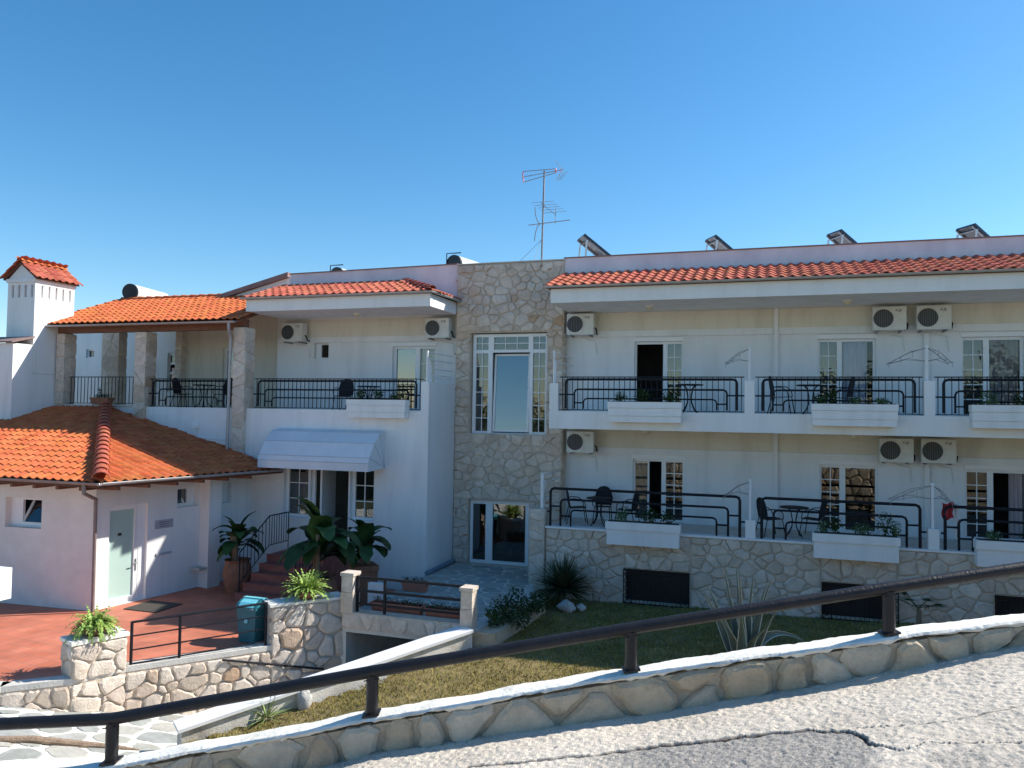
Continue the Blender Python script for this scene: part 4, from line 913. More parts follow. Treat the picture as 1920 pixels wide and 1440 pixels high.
MB().tube([Q(1.18,-3.92,-.10), Q(1.18,-3.92,-.03), Q(1.07,-3.92,-.025)], .013, 8).build('handle', 'steel_dull', dr, True)
MB().tube([Q(1.18,-4.12,-.097), Q(1.18,-3.82,-.092)], .02, 8).build('lock_plate', 'steel_dull', dr, True)
for WW in (W2, W3):
    w = window(AN, c0, RU, RN, WW, [(WW[0]+.07,WW[1]-.26,WW[2]+.09,WW[3]-.07,1,1,'g')], .15)
    MB().bar(Q(WW[1]-.35,WW[2]+.10,-.17), Q(WW[1]-.43,WW[3]-.08,-.32), .045, .045).build('sash', 'pvc_white', w)
MB().obox(Q(3.04,TR-.1,0), RU*.42, RN*.36, (0,0,3.3)).build('buttress', 'white_plaster', AN)
MB().obox(Q(2.78,-4.36,0), RU*.255, RN*.34, (0,0,.06)).build('meter_shelf', 'cement', AN)
MB().obox(Q(1.63,-3.14,.002), RU*.55, RN*.012, (0,0,.22)).build('plaque', 'plaque_grey', AN)
for k in range(3): MB().obox(Q(1.74+.02*k,-2.99-.055*k,.0145), RU*(.33-.04*k), RN*.002, (0,0,.02)).build('plaque_line', 'steel_dull', AN)
MB().obox(Q(1.68,-3.82,.002), RU*.46, RN*.03, (0,0,.055)).build('wall_strip', 'plaque_grey', AN)
MB().box(-27.8,-15.8,17.6,17.7,TR-.1,-1.62).build('partition', 'interior_dark', AN)
# roof
C = Vector((-14.32,13.92,-1.77)); RE = Vector((-13.37,19.5,-1.77)); AP = Vector((-19.95,19.5,-.07)); LE = Vector((-28,13.92,-1.77)); LT = Vector((-28,19.5,-.07))
dz = Vector((0,0,-.08))
arf = MB().add([LE,C,AP,LT], [(0,1,2,3)]).add([C,RE,AP], [(0,1,2)]).add([LE+dz,C+dz,AP+dz,LT+dz], [(3,2,1,0)]).add([C+dz,RE+dz,AP+dz], [(2,1,0)]).add([LE,C,C+dz,LE+dz], [(3,2,1,0)]).add([C,RE,RE+dz,C+dz], [(3,2,1,0)]).build('tile_roof', 'deck_brown', AN)
AR = Roof(AN, 'terracotta', 300)
fv = Vector((0,AP.y-C.y,AP.z-C.z)).normalized(); hx = (AP.x-C.x)/((AP-C).dot(fv))
AR.plane(LE+Vector((3.0,0,.035)), (1,0,0), fv, 10.8, 5.9, lambda u, v: LE.x+3.0+u < C.x+hx*v+.04 and v < 5.75, arf)
eu = (RE-C).normalized(); pp = (AP-C)-eu*(AP-C).dot(eu); ev = pp.normalized(); hu = (AP-C).dot(eu)/pp.length
AR.plane(C+Vector((0,0,.035)), eu, ev, 5.7, pp.length, lambda u, v: u > v*hu-.04 and u < 5.55, arf); AR.finish()
ridge(arf, C+Vector((.03,-.03,.13)), AP+Vector((0,0,.10)), 'terracotta_red', .17, .42)
gutter(AN, [(-28,13.85,-1.73),(-14.28,13.85,-1.73)], .06, 'pipe_brown'); gutter(AN, [(-14.26,13.86,-1.73),(-13.30,19.4,-1.73)], .06)
for x in np.arange(-20.6,-14.6,.7): MB().box(x,x+.09,13.98,14.5,-1.94,-1.86).build('rafter_end', 'wood_brown', AN)
for y in np.arange(14.4,19.2,.8):
    b0 = C+eu*(y-13.92)+Vector((-.06,0,-.17)); MB().obox(b0, Vector((-.8,0,0)), (0,.09,0), (0,0,.075)).build('rafter_end', 'wood_brown', AN)
MB().tube([(-14.72,13.85,-1.77),(-14.72,13.86,-1.98),(-14.95,14.3,-2.12),(-15.16,14.62,-2.2),(-15.20,14.66,-2.35),(-15.20,14.68,TR+.02)], .042, 10).build('downpipe', 'pipe_brown', AN, True)

# ------------------------------------------------------------------ awning, stairs, pots at the entrance
aw = thing('awning', 'pale folded fabric awning over the shaded entrance door', 'awning', (-11.9,19.1,-1.1))
pr = [(Yb,-.56),(Yb-.30,-.63),(Yb-.62,-.90),(Yb-.88,-1.28),(Yb-.93,-1.42),(Yb-.93,-1.64)]
ax0, ax1 = -13.60, -10.14
for k in range(len(pr)-1):
    (ya,za),(yb2,zb2) = pr[k], pr[k+1]
    MB().add([(ax0,ya,za),(ax1,ya,za),(ax1,yb2,zb2),(ax0,yb2,zb2)], [(3,2,1,0)]).build('valance' if k == 4 else 'canopy_panel', 'awning_fabric', aw)
    if k: MB().tube([(ax0,ya-.003,za),(ax1,ya-.003,za)], .009, 6).build('seam', 'seam_grey', aw)
for x in (ax0, ax1):
    MB().add([(x,y,z) for y, z in pr]+[(x,Yb,-1.60)], [tuple(range(7))]).build('end_panel', 'awning_fabric', aw)
    for k in (1,2,3): MB().tube([(x+(.004 if x == ax1 else -.004),Yb,-1.58),(x+(.004 if x == ax1 else -.004),pr[k][0],pr[k][1])], .007, 6).build('seam', 'seam_grey', aw)
st = thing('entrance_stairs', 'dark red tiled steps leading up to the entrance door', 'stairs', (-12,17.4,TR))
for k in range(5):
    y0 = 16.8+.325*k; z1 = TR+.19*(k+1)
    MB().box(-12.85,-11.1,y0,y0+.325 if k < 4 else Yb-.003,TR+.002,z1).build('step' if k < 4 else 'landing', 'step_red', st)
    MB().box(-12.87,-11.08,y0-.025,y0+.07,z1+.001,z1+.016).build('nosing', 'step_red', st)
def stair_rail(x, label):
    t = thing('stair_railing', label, 'railing', (x,17.3,TR), 'iron railings of the entrance stairs')
    a, b_, c = Vector((x,16.9,-3.66)), Vector((x,18.12,-2.88)), Vector((x,19.0,-2.88)); dn = Vector((0,0,-.86))
    MB().tube([a,b_,c], .017, 8).build('hand_bar', 'black_metal', t, True); MB().tube([a+dn*.92,b_+dn*.92,c+dn*.92], .012, 8).build('lower_bar', 'black_metal', t, True)
    for k in range(9): p = a.lerp(b_, k/8); MB().tube([p,p+dn*(.92 if k else 1.15)], .010 if k else .017, 6).build('baluster', 'black_metal', t)
    for k in range(1,9): p = b_.lerp(c, k/8); MB().tube([p,p+dn*(.92 if k < 8 else 1.19)], .010 if k < 8 else .015, 6).build('baluster', 'black_metal', t)
stair_rail(-12.80, 'left black iron stair railing behind the banana plant'); stair_rail(-11.15, 'right black iron stair railing hidden behind banana leaves')
def banana(loc, label, h, pot_r, pot_h, seed, n_=8, square=False):
    t = thing('potted_plant', label, 'plant', loc, 'banana plants at the entrance'); rg = random.Random(seed); c = Vector(loc)
    if square: MB().lathe([(pot_r*1.25,0),(pot_r*1.32,pot_h*.85),(pot_r*1.42,pot_h*.86),(pot_r*1.42,pot_h)], c, 4).build('pot', 'clay_pot', t)
    else: MB().lathe([(pot_r*.62,0),(pot_r*.85,pot_h*.25),(pot_r*1.0,pot_h*.6),(pot_r*.92,pot_h*.82),(pot_r*.8,pot_h*.92),(pot_r*.9,pot_h),(pot_r*.78,pot_h),(pot_r*.72,pot_h*.9)], c, 24, True, False).build('pot', 'clay_pot', t, True)
    MB().lathe([(pot_r*.75,pot_h*.9),(0.01,pot_h*.93)], c, 16, False, False).build('soil', 'soil', t)
    for k in range(3):
        a = rg.uniform(0,6.28); b0 = c+Vector((math.cos(a)*.08,math.sin(a)*.08,pot_h*.9)); MB().tube([b0,b0+Vector((math.cos(a)*.05,math.sin(a)*.05,h*.35)),b0+Vector((math.cos(a)*.1,math.sin(a)*.1,h*.55))], [.06,.045,.03], 9).build('stem', 'stem_brown', t, True)
    for k in range(n_):
        a = k*2.4+rg.uniform(-.4,.4); base = c+Vector((0,0,pot_h+h*rg.uniform(.14,.48))); el = rg.uniform(-.15,1.1) if k%5 else 1.3
        d = Vector((math.cos(a)*math.cos(el),math.sin(a)*math.cos(el),math.sin(el))); L = rg.uniform(.7,1.0)*h*.50; W = L*rg.uniform(.25,.32)
        side = d.cross(Vector((0,0,1))).normalized(); P = base.copy(); S = 9; vs_ = []; pd = d.copy(); stalk = [P.copy()]
        for _ in range(2): P = P+pd*L*.14; stalk.append(P.copy())
        for i in range(S+1):
            q = i/S; wd = W*(math.sin(math.pi*min(1,q*.93+.07))**.6)*(1-.15*q); nrm = side.cross(pd); rag = rg.uniform(.86,1.1) if 0 < i < S else 1
            vs_ += [P-side*wd*rag+nrm*wd*.22, P.copy(), P+side*wd*rag+nrm*wd*.22]; pd = (pd+Vector((0,0,-.15-.05*q))).normalized(); P = P+pd*L/S
        lf = MB().add(vs_, [f for i in range(S) for f in ((3*i,3*i+1,3*i+4,3*i+3),(3*i+1,3*i+2,3*i+5,3*i+4))]).build('leaf', 'leaf_banana', t, True)
        MB().tube(stalk, .014, 6).build('stalk', 'leaf_banana', lf)
banana((-13.32,17.5,TR), 'banana plant with broad leaves in round clay urn left of the stairs', 1.42, .37, .90, 5, 26)
banana((-10.25,16.5,TR), 'tall banana plant in wide clay pot right of the stairs, nearest the fern wall', 2.0, .46, .90, 6, 32)
banana((-9.75,17.8,TR), 'smaller banana plant in square clay pot against the white side of the entrance', 1.5, .30, .98, 9, 24, True)
# fern bowls
def fern(loc, label, rad, seed, droop=1.0, n_=150):
    t = thing('fern_bowl', label, 'plant', loc, 'fern bowls on the stone walls'); rg = random.Random(seed); c = Vector(loc)
    MB().lathe([(rad*.32,0),(rad*.5,.07),(rad*.62,.15),(rad*.65,.165),(rad*.6,.165),(rad*.5,.12)], c, 22, True, False).build('bowl', 'clay_pot', t, True)
    MB().lathe([(rad*.56,.13),(.01,.14)], c, 14, False, False).build('soil', 'soil', t)
    mb = MB()
    for k in range(n_):
        a = rg.uniform(0,6.283); el = rg.uniform(.15,1.45); d = Vector((math.cos(a)*math.cos(el),math.sin(a)*math.cos(el),math.sin(el)))
        P = c+Vector((math.cos(a)*rad*.3*rg.random(),math.sin(a)*rad*.3*rg.random(),.14)); L = rad*rg.uniform(.8,1.35); S = 7
        for i in range(S):
            Pn = P+d*L/S; s_ = d.cross(Vector((0,0,1))); s_ = s_.normalized() if s_.length > .01 else Vector((1,0,0)); wd = .05*(1-i/S)+.012
            for sg in (-1,1):
                tip = P+s_*sg*wd*rg.uniform(.7,1.2)+d*wd*.6+Vector((rg.uniform(-.01,.01),rg.uniform(-.01,.01),rg.uniform(-.012,.012))); mb.add([P,Pn,tip], [(0,1,2)])
                tip = P.lerp(Pn,.5)+s_*sg*wd*rg.uniform(.6,1.1)+d*wd*.5; mb.add([P.lerp(Pn,.4),P.lerp(Pn,.75),tip], [(0,1,2)])
            P = Pn; d = (d+Vector((0,0,-.28*droop))).normalized()
    mb.build('fronds', 'leaf_fern', t)
fern((-11.80,11.44,-4.198), 'trailing bright green fern in shallow clay bowl on the stone pillar', .40, 21, 1.2, 190)
fern((-9.36,14.60,-4.013), 'upright bright green fern in clay bowl on the sloping stone wall', .42, 22, .7, 190)

# terracotta troughs behind the bridge railing
def trough(x0, x1, y, label, seed):
    t = thing('flower_trough', label, 'planter', ((x0+x1)/2,y,T0), 'terracotta troughs on the bridge'); rg = random.Random(seed)
    mb = MB().add([(x0+.05,y-.09,T0+.01),(x1-.05,y-.09,T0+.01),(x1-.05,y+.09,T0+.01),(x0+.05,y+.09,T0+.01),(x0,y-.13,T0+.22),(x1,y-.13,T0+.22),(x1,y+.13,T0+.22),(x0,y+.13,T0+.22)], [(3,2,1,0),(0,1,5,4),(1,2,6,5),(2,3,7,6),(3,0,4,7)])
    mb.build('trough', 'clay_box', t)
    mb = MB()
    for a, b_ in (((x0,y-.13),(x1,y-.13)),((x1,y-.13),(x1,y+.13)),((x1,y+.13),(x0,y+.13)),((x0,y+.13),(x0,y-.13))): mb.bar((*a,T0+.22),(*b_,T0+.22),.03,.035)
    mb.build('rim', 'clay_box', t); MB().box(x0+.01,x1-.01,y-.11,y+.11,T0+.17,T0+.18).build('soil', 'soil', t)
    mb = MB()
    for k in range(5): leaf_ball(mb, (x0+(k+.5)*(x1-x0)/5,y,T0+.26), (.15,.12,.10), 34, .035, rg)
    mb.build('foliage', 'leaf_dark', t)
trough(-8.25,-7.05,15.5,'terracotta trough with low plants at the left part of the bridge railing',31)
trough(-6.95,-6.02,15.45,'terracotta trough with low plants next to the sunlit post',32)
trough(-8.55,-7.9,17.6,'small clay trough by the foot of the white side wall',33)
tag(MB().box(-8.60,-8.22,15.9,16.0,T0+.012,T0+.52).box(-8.55,-8.27,15.885,15.898,T0+.1,T0+.4).build('white_board', 'white_paint'), 'small white board leaning behind the bridge railing', 'board')
tag(MB().tube([(-8.75,19.4,T0+.06),(-8.72,20.4,T0+.07),(-8.74,21.3,T0+.08)], .055, 10).build('drain_pipe', 'pipe_blue', None, True), 'grey drain pipe lying along the foot of the white side wall', 'pipe')
# shrub at the edge of the flagstones
def shrub(loc, rad, n_, size, label, mat='leaf_dark', seed=1, name='low_shrub'):
    t = thing(name, label, 'shrub', loc); rg = random.Random(seed); mb = MB(); c = Vector(loc)
    for k in range(9): leaf_ball(mb, c+Vector((rg.uniform(-.8,.8)*rad[0],rg.uniform(-.8,.8)*rad[1],rad[2]*rg.uniform(.3,.8))), (rad[0]*.5,rad[1]*.5,rad[2]*.5), n_//9, size, rg)
    mb.build('foliage', mat, t)
    mb = MB()
    for k in range(7): mb.tube([c,c+Vector((rg.uniform(-.6,.6)*rad[0],rg.uniform(-.6,.6)*rad[1],rad[2]*.8))], .008, 5)
    mb.build('twigs', 'stem_brown', t)
shrub((-5.2,16.35,-4.5), (.42,1.15,.5), 2200, .04, 'low dark shrub along the edge of the flagstone terrace', 'leaf_dark', 4)

# ------------------------------------------------------------------ railings
def pipe_u(x0, x1, y, zb, zt, r, n=8, c=.09):
    return [(x0,y,zb),(x0,y,zt-c),(x0+c*.3,y,zt-c*.3),(x0+c,y,zt),(x1-c,y,zt),(x1-c*.3,y,zt-c*.3),(x1,y,zt-c),(x1,y,zb)]
def rail_upper(x0, x1, z, label, y=Yb+.10, third=True, simple=False):
    t = thing('balcony_railing', label, 'railing', ((x0+x1)/2,y,z), 'black railings of the upper floor'); m_ = 'black_metal'
    MB().box(x0,x1,y+.03,y+.075,z+.86,z+.885).build('top_bar', m_, t)
    MB().box(x0,x1,y+.04,y+.065,z+.02,z+.04).build('bottom_bar', m_, t)
    n_ = int((x1-x0)/.135)
    proto = None
    for k in range(n_):
        xx = x0+(k+.5)*(x1-x0)/n_
        if proto is None: proto = MB().box(-.008,.008,-.008,.008,0,.83)
        if k == 0:
            ob = MB().box(xx-.008,xx+.008,y+.045,y+.061,z+.03,z+.86).build('baluster', m_, t); b0 = ob; bx = xx
        else:
            ob = b0.copy(); COL.objects.link(ob); ob.parent = t; ob.location = (xx-bx,0,0); WL[ob] = WL[t]
    if simple: return
    MB().tube(pipe_u(x0+.17,x1-.17,y-.01,z+.06,z+.81,.03), .030, 10).build('outer_pipe', m_, t, True)
    MB().tube(pipe_u(x0+.40,x1-.40,y-.01,z+.06,z+.555,.022), .023, 8).build('middle_pipe', m_, t, True)
    if third: MB().tube(pipe_u(x0+.64,x1-.64,y-.01,z+.06,z+.32,.02), .019, 8).build('inner_pipe', m_, t, True)
    for a, b_, zz in ((x0,x0+.40,.42),(x1-.40,x1,.42),(x0+.40,x0+.64,.21),(x1-.64,x1-.40,.21)): MB().tube([(a,y-.01,z+zz),(b_,y-.01,z+zz)], .018, 8).build('stub', m_, t, True)
rail_upper(-5.20,-.61,.06,'upper balcony railing in front of the dark open door'); rail_upper(-.36,3.25,.06,'upper balcony railing in front of the blue curtained door'); rail_upper(3.49,7.09,.06,'upper balcony railing cut by the right picture edge')
rail_upper(-14.55,-9.09,.005,'black railing of the left block balcony above the awning')
rail_upper(-18.40,-15.20,.0,'black railing between porch columns in front of table and chairs'); rail_upper(-21.68,-18.88,.06,'plain black baluster railing at the left end of the porch', simple=True)
def rail_lower(x0, x1, label, y=Yb+.10):
    z = -2.9; t = thing('balcony_railing', label, 'railing', ((x0+x1)/2,y,z), 'black pipe railings of the lower floor'); m_ = 'black_metal'
    MB().tube(pipe_u(x0,x1,y,z-.0,z+.955,.035), .034, 10).build('outer_pipe', m_, t, True)
    MB().tube(pipe_u(x0+.27,x1-.27,y,z-.0,z+.68,.028), .028, 10).build('middle_pipe', m_, t, True)
    MB().tube(pipe_u(x0+.54,x1-.54,y,z-.0,z+.42,.024), .024, 8).build('inner_pipe', m_, t, True)
    for a, b_, zz in ((x0,x0+.27,.5),(x1-.27,x1,.5),(x0+.27,x0+.54,.26),(x1-.54,x1-.27,.26),(x0-.08,x0,.36),(x1,x1+.12,.36)): MB().tube([(a,y,z+zz),(b_,y,z+zz)], .022, 8).build('stub', m_, t, True)
rail_lower(-5.40,-.70,'lower balcony pipe railing in front of the half open door'); rail_lower(-.20,3.18,'lower balcony pipe railing in front of the door reflecting stones'); rail_lower(3.68,7.05,'lower balcony pipe railing cut by the right picture edge')
# terrace railing of four bars, bridge railing, ramp hand rail
t = thing('terrace_railing', 'black four bar railing between stone pillar and bin on the red terrace', 'railing', (-10.6,12.9,TR))
a, b_ = Vector((-11.39,11.92,-4.05)), Vector((-9.80,13.84,-3.98))
for k in range(4): MB().tube([a+Vector((0,0,-.26*k)),b_+Vector((0,0,-.26*k))], .024 if k == 0 else .015, 8).build('bar', 'black_metal', t, True)
for f in (0,.34,1): p = a.lerp(b_,f); MB().tube([p+Vector((0,0,.01)),Vector((p.x,p.y,TR+.03))], .028, 10).build('post', 'black_metal', t, True)
t = thing('bridge_railing', 'black three bar railing between the two stone posts of the bridge', 'railing', (-7.2,15.08,T0))
for z in (-3.58,-3.86,-4.14): MB().bar((-8.42,15.08,z),(-5.97,15.08,z),.04,.05).build('bar', 'black_metal', t)
for x in (-8.40,-7.75): MB().bar((x,15.08,-4.31),(x,15.08,-3.56),.05,.05).build('post', 'black_metal', t)
tag(MB().tube([(-10.26,13.10,-4.97),(-8.95,14.70,-5.48)], .022, 8).build('ramp_hand_rail', 'black_metal', None, True), 'thin dark hand rail fixed to the ramp wall below the bin', 'railing')
# white tube screen on the side of the left balcony
t = thing('side_screen', 'white tubular side screen at the right end of the left balcony', 'railing', (-8.95,20.4,.8))
for k, (zt, ze) in enumerate(((1.62,1.42),(1.42,1.22),(1.18,1.02),(1.0,.94),(.93,.86))):
    MB().tube([(-8.95,Yb+.12+.04*k,zt),(-8.95,Yt,zt)], .018, 8).build('bar', 'white_paint', t, True)
for y, zt in ((Yb+.10,1.66),(Yb+.24,1.46),(Yb+.36,1.26)): MB().tube([(-8.95,y,.80),(-8.95,y,zt)], .028, 10).build('upright', 'white_paint', t, True)
t = thing('side_screen', 'white tubular side screen at the left end of the upper right balcony', 'railing', (-5.35,20.4,.77))
for k, zt in enumerate((1.55,1.35,1.15,.95)): MB().tube([(-5.35,Yb+.14+.05*k,zt),(-5.35,Yt+.3,zt)], .014, 8).build('bar', 'white_paint', t, True)
for y, zt in ((Yb+.10,1.62),(Yb+.26,1.38)): MB().tube([(-5.35,y,.77),(-5.35,y,zt)], .028, 10).build('upright', 'white_paint', t, True)
t = thing('side_screen', 'white tubular side screen on the stone pier of the lower balcony', 'railing', (-5.62,20.2,-2.47))
for k, zt in enumerate((-1.62,-1.82,-2.05,-2.25)): MB().tube([(-5.62,Yb+.14,zt),(-5.62,Yt,zt)], .014, 8).build('bar', 'white_paint', t, True)
for y, zt in ((Yb+.08,-1.56),(Yb+.2,-1.75)): MB().tube([(-5.62,y,-2.47),(-5.62,y,zt)], .045, 10).build('upright', 'white_paint', t, True)
t = thing('side_screen', 'white rail screen at the back of the porch', 'railing', (-19.2,21,.0))
for zt in (1.75,1.45,1.15,.85): MB().tube([(-20.6,24.3,zt),(-19.45,22.2,zt)], .016, 6).build('bar', 'white_paint', t, True)

# ------------------------------------------------------------------ repeated fittings
# air conditioner outdoor unit
ac = thing('air_conditioner', '', 'air conditioner', (0,0,0), 'outdoor air conditioner units')
MB().box(-.38,.38,-.14,.14,0,.58).build('casing', 'ac_white', ac)
MB().box(-.375,.10,-.152,-.141,.03,.55).build('front_panel', 'ac_white', ac)
mb = MB(); K = 26; cxx, czz, r_ = -.14, .29, .225
mb.add([(cxx+r_*math.cos(2*math.pi*k/K),-.156,czz+r_*math.sin(2*math.pi*k/K)) for k in range(K)], [tuple(range(K))[::-1]]); mb.build('fan_opening', 'ac_grille', ac)
for rr2_ in (.08,.13,.18,.225): MB().tube([(cxx+rr2_*math.cos(2*math.pi*k/20),-.162,czz+rr2_*math.sin(2*math.pi*k/20)) for k in range(20)], .004, 4, True).build('guard_ring', 'ac_grille', ac)
for k in range(-4,5):
    hx = k*.048; hh = math.sqrt(r_*r_-hx*hx); MB().box(cxx+hx-.003,cxx+hx+.003,-.166,-.158,czz-hh,czz+hh).build('guard_bar', 'steel_dull', ac)
cu = bpy.data.curves.new('lettering', 'FONT'); cu.body = 'FUJI'; cu.size = .085; cu.extrude = .001
to = bpy.data.objects.new('lettering', cu); COL.objects.link(to); dg = bpy.context.evaluated_depsgraph_get()
me = bpy.data.meshes.new_from_object(to.evaluated_get(dg)); bpy.data.objects.remove(to)
me.transform(Matrix.Translation((.135,-.143,.455)) @ Matrix.Rotation(R(90),4,'X')); me.materials.clear(); me.materials.append(MAT['black_print'])
lo_ = bpy.data.objects.new('lettering', me); COL.objects.link(lo_); lo_.parent = ac; WL[lo_] = Vector()
MB().box(-.36,.36,-.10,.12,.585,.595).build('top_lip', 'ac_white', ac)
for x in (-.27,.27): MB().box(x-.02,x+.02,-.14,.32,-.045,-.002).build('bracket', 'steel_dull', ac)
MB().tube([(.385,.02,.2),(.43,.03,.16),(.43,.1,.05),(.40,.3,.03)], .02, 8).build('pipe_bundle', 'black_metal', ac, True)
MB().tube([(.0,.1,-.01),(.05,.2,-.07),(.35,.29,-.14),(.40,.30,-.5)], .009, 6).build('drain_hose', 'ac_white', ac, True)
used = []
for x, z, lb in ((-5.08,2.20,'air conditioner unit beside the tower under the upper right eave'), (2.79,2.18,'left of the two air conditioners under the upper eave at right'), (3.78,2.18,'right of the two air conditioners under the upper eave at right'),
    (-5.04,-1.09,'air conditioner unit beside the tower under the balcony slab'), (2.94,-1.09,'left of the two air conditioners under the balcony slab at right'), (3.87,-1.08,'right of the two air conditioners under the balcony slab at right'),
    (-14.44,2.14,'shaded air conditioner by the stone column in the left block'), (-9.43,2.18,'air conditioner beside the tower under the left block eave')):
    place(ac, used, (x,21.48,z), 0, lb)

# white planter boxes on the balconies
def planter(x0, z0, label, seed, stepped, plants, flower=0):
    x1 = x0+1.82; y0, y1 = Yb-.30, Yb-.01; t = thing('planter_box', label, 'planter', ((x0+x1)/2,(y0+y1)/2,z0), 'white planter boxes on the balconies'); rg = random.Random(seed)
    if stepped:
        for za, zb2, o_ in ((0,.15,.03),(.155,.345,.015),(.35,.50,0)):
            MB().box(x0+o_,x1-o_,y0+o_,y1,z0+za,z0+zb2).build('plank', 'white_plaster', t)
        MB().box(x0+.06,x1-.06,y0+.06,y1-.02,z0+.02,z0+.47).build('liner', 'white_plaster', t); hz_ = .502
    else:
        MB().box(x0+.03,x1-.03,y0+.03,y1,z0,z0+.37).build('trough', 'white_plaster', t); MB().box(x0,x1,y0,y1,z0+.374,z0+.56).build('rim', 'white_plaster', t); hz_ = .562
    MB().box(x0+.05,x1-.05,y0+.05,y1-.04,z0+hz_,z0+hz_+.012).build('soil', 'soil', t)
    for px_, sx, sz, mat_ in plants:
        mb = MB(); c = (x0+px_*1.82,(y0+y1)/2,z0+hz_+sz*.55); leaf_ball(mb, c, (sx,.15,sz*.6), int(170*sx/.2), .034, rg)
        for k in range(4): mb.tube([(c[0],c[1],z0+hz_),(c[0]+rg.uniform(-sx,sx)*.6,c[1]+rg.uniform(-.08,.08),c[2]+sz*.3)], .006, 4)
        pl_ = mb.build('plant', mat_, t)
        if flower:
            mb = MB(); leaf_ball(mb, (c[0],c[1]-.03,c[2]+sz*.3), (sx*.9,.14,sz*.4), flower, .022, rg); mb.build('flowers', 'flower_pale', pl_)
L_, D_ = 'leaf_mid', 'leaf_dark'
planter(-3.86,-.20,'white plank planter on the upper balcony before the dark open door',1,True,[(.17,.17,.24,D_),(.46,.20,.32,D_),(.84,.22,.28,D_)])
planter(.88,-.20,'white plank planter on the upper balcony before the blue curtain',2,True,[(.10,.14,.22,D_),(.25,.16,.34,D_),(.52,.15,.16,L_),(.82,.18,.14,L_)],6)
planter(4.13,-.19,'white plank planter at the right end of the upper balconies',3,True,[(.2,.2,.3,L_),(.55,.25,.3,D_)],8)
planter(-11.22,-.21,'white plank planter on the left block balcony above the awning',4,True,[(.2,.17,.30,D_),(.5,.18,.28,D_),(.82,.2,.22,D_)])
planter(-3.88,-3.22,'white planter with overhanging rim on the lower balcony before the half open door',5,False,[(.2,.15,.26,L_),(.26,.07,.42,L_),(.58,.26,.34,D_),(.82,.2,.30,D_)],5)
planter(.91,-3.21,'white planter with overhanging rim below the door reflecting stones',6,False,[(.13,.15,.28,L_),(.27,.16,.38,D_),(.58,.25,.25,L_),(.84,.2,.50,D_),(.96,.12,.34,L_)],10)
planter(4.20,-3.16,'white planter with overhanging rim at the right end of the stone wall',7,False,[(.2,.2,.2,L_),(.6,.25,.25,D_)],4)
# clay trough on the porch sill
t = thing('flower_trough', 'dark clay trough on the porch sill before the plain baluster railing', 'planter', (-20.1,Yb-.1,.05)); rg = random.Random(8)
MB().add([(-20.35,Yb-.2,.052),(-19.75,Yb-.2,.052),(-19.75,Yb+.0,.052),(-20.35,Yb+.0,.052),(-20.42,Yb-.25,.27),(-19.68,Yb-.25,.27),(-19.68,Yb+.05,.27),(-20.42,Yb+.05,.27)], [(3,2,1,0),(0,1,5,4),(1,2,6,5),(2,3,7,6),(3,0,4,7),(4,5,6,7)]).build('trough', 'clay_pot', t)
mb = MB(); leaf_ball(mb, (-20.05,Yb-.1,.32), (.36,.14,.09), 120, .035, rg); leaf_ball(mb, (-20.15,Yb-.1,.5), (.07,.07,.14), 40, .03, rg); mb.tube([(-20.15,Yb-.1,.27),(-20.15,Yb-.1,.55)], .01, 5); mb.build('foliage', 'leaf_dark', t)

# balcony chair and bistro table
ch = thing('balcony_chair', '', 'chair', (0,0,0), 'black metal balcony chairs')
mb = MB().add([(-.21,-.22,.44),(.21,-.22,.44),(.20,.2,.42),(-.20,.2,.42),(-.21,-.22,.425),(.21,-.22,.425),(.20,.2,.405),(-.20,.2,.405)], [(0,1,2,3),(7,6,5,4),(0,4,5,1),(1,5,6,2),(2,6,7,3),(3,7,4,0)]); mb.build('seat', 'chair_mesh', ch)
bp = [(-.21,.2,.44),(-.225,.24,.68),(-.19,.27,.84),(-.1,.285,.92),(0,.29,.94),(.1,.285,.92),(.19,.27,.84),(.225,.24,.68),(.21,.2,.44)]
MB().add([Vector(p) for p in bp]+[Vector(p)+Vector((0,.012,0)) for p in bp], [tuple(range(9)),tuple(range(9,18))[::-1]]).build('backrest', 'chair_mesh', ch)
MB().tube(bp, .013, 8).build('back_frame', 'black_metal', ch, True)
for s_ in (-1,1):
    MB().tube([(s_*.20,-.2,.43),(s_*.235,-.27,0)], .012, 8).build('leg', 'black_metal', ch, True); MB().tube([(s_*.20,.2,.43),(s_*.225,.30,0)], .012, 8).build('leg', 'black_metal', ch, True)
    MB().tube([(s_*.222,.235,.66),(s_*.26,.1,.68),(s_*.27,-.08,.66),(s_*.265,-.18,.58),(s_*.23,-.21,.44)], .012, 8).build('armrest', 'black_metal', ch, True)
tb = thing('bistro_table', '', 'table', (0,0,0), 'round black balcony tables')
MB().lathe([(.33,.70),(.345,.705),(.345,.725),(.33,.73)], (0,0,0), 24).build('table_top', 'chair_mesh', tb, True)
for k in range(4):
    a = math.pi/4+k*math.pi/2; c_, s_ = math.cos(a), math.sin(a); MB().tube([(c_*.2,s_*.2,.70),(c_*.11,s_*.11,.62),(c_*.06,s_*.06,.42),(c_*.07,s_*.07,.26),(c_*.16,s_*.16,.10),(c_*.27,s_*.27,0)], .013, 8).build('leg', 'black_metal', tb, True)
MB().tube([(.075*math.cos(2*math.pi*k/14),.075*math.sin(2*math.pi*k/14),.34) for k in range(14)], .008, 5, True).build('ring', 'black_metal', tb)
u1_, u2_ = [], []
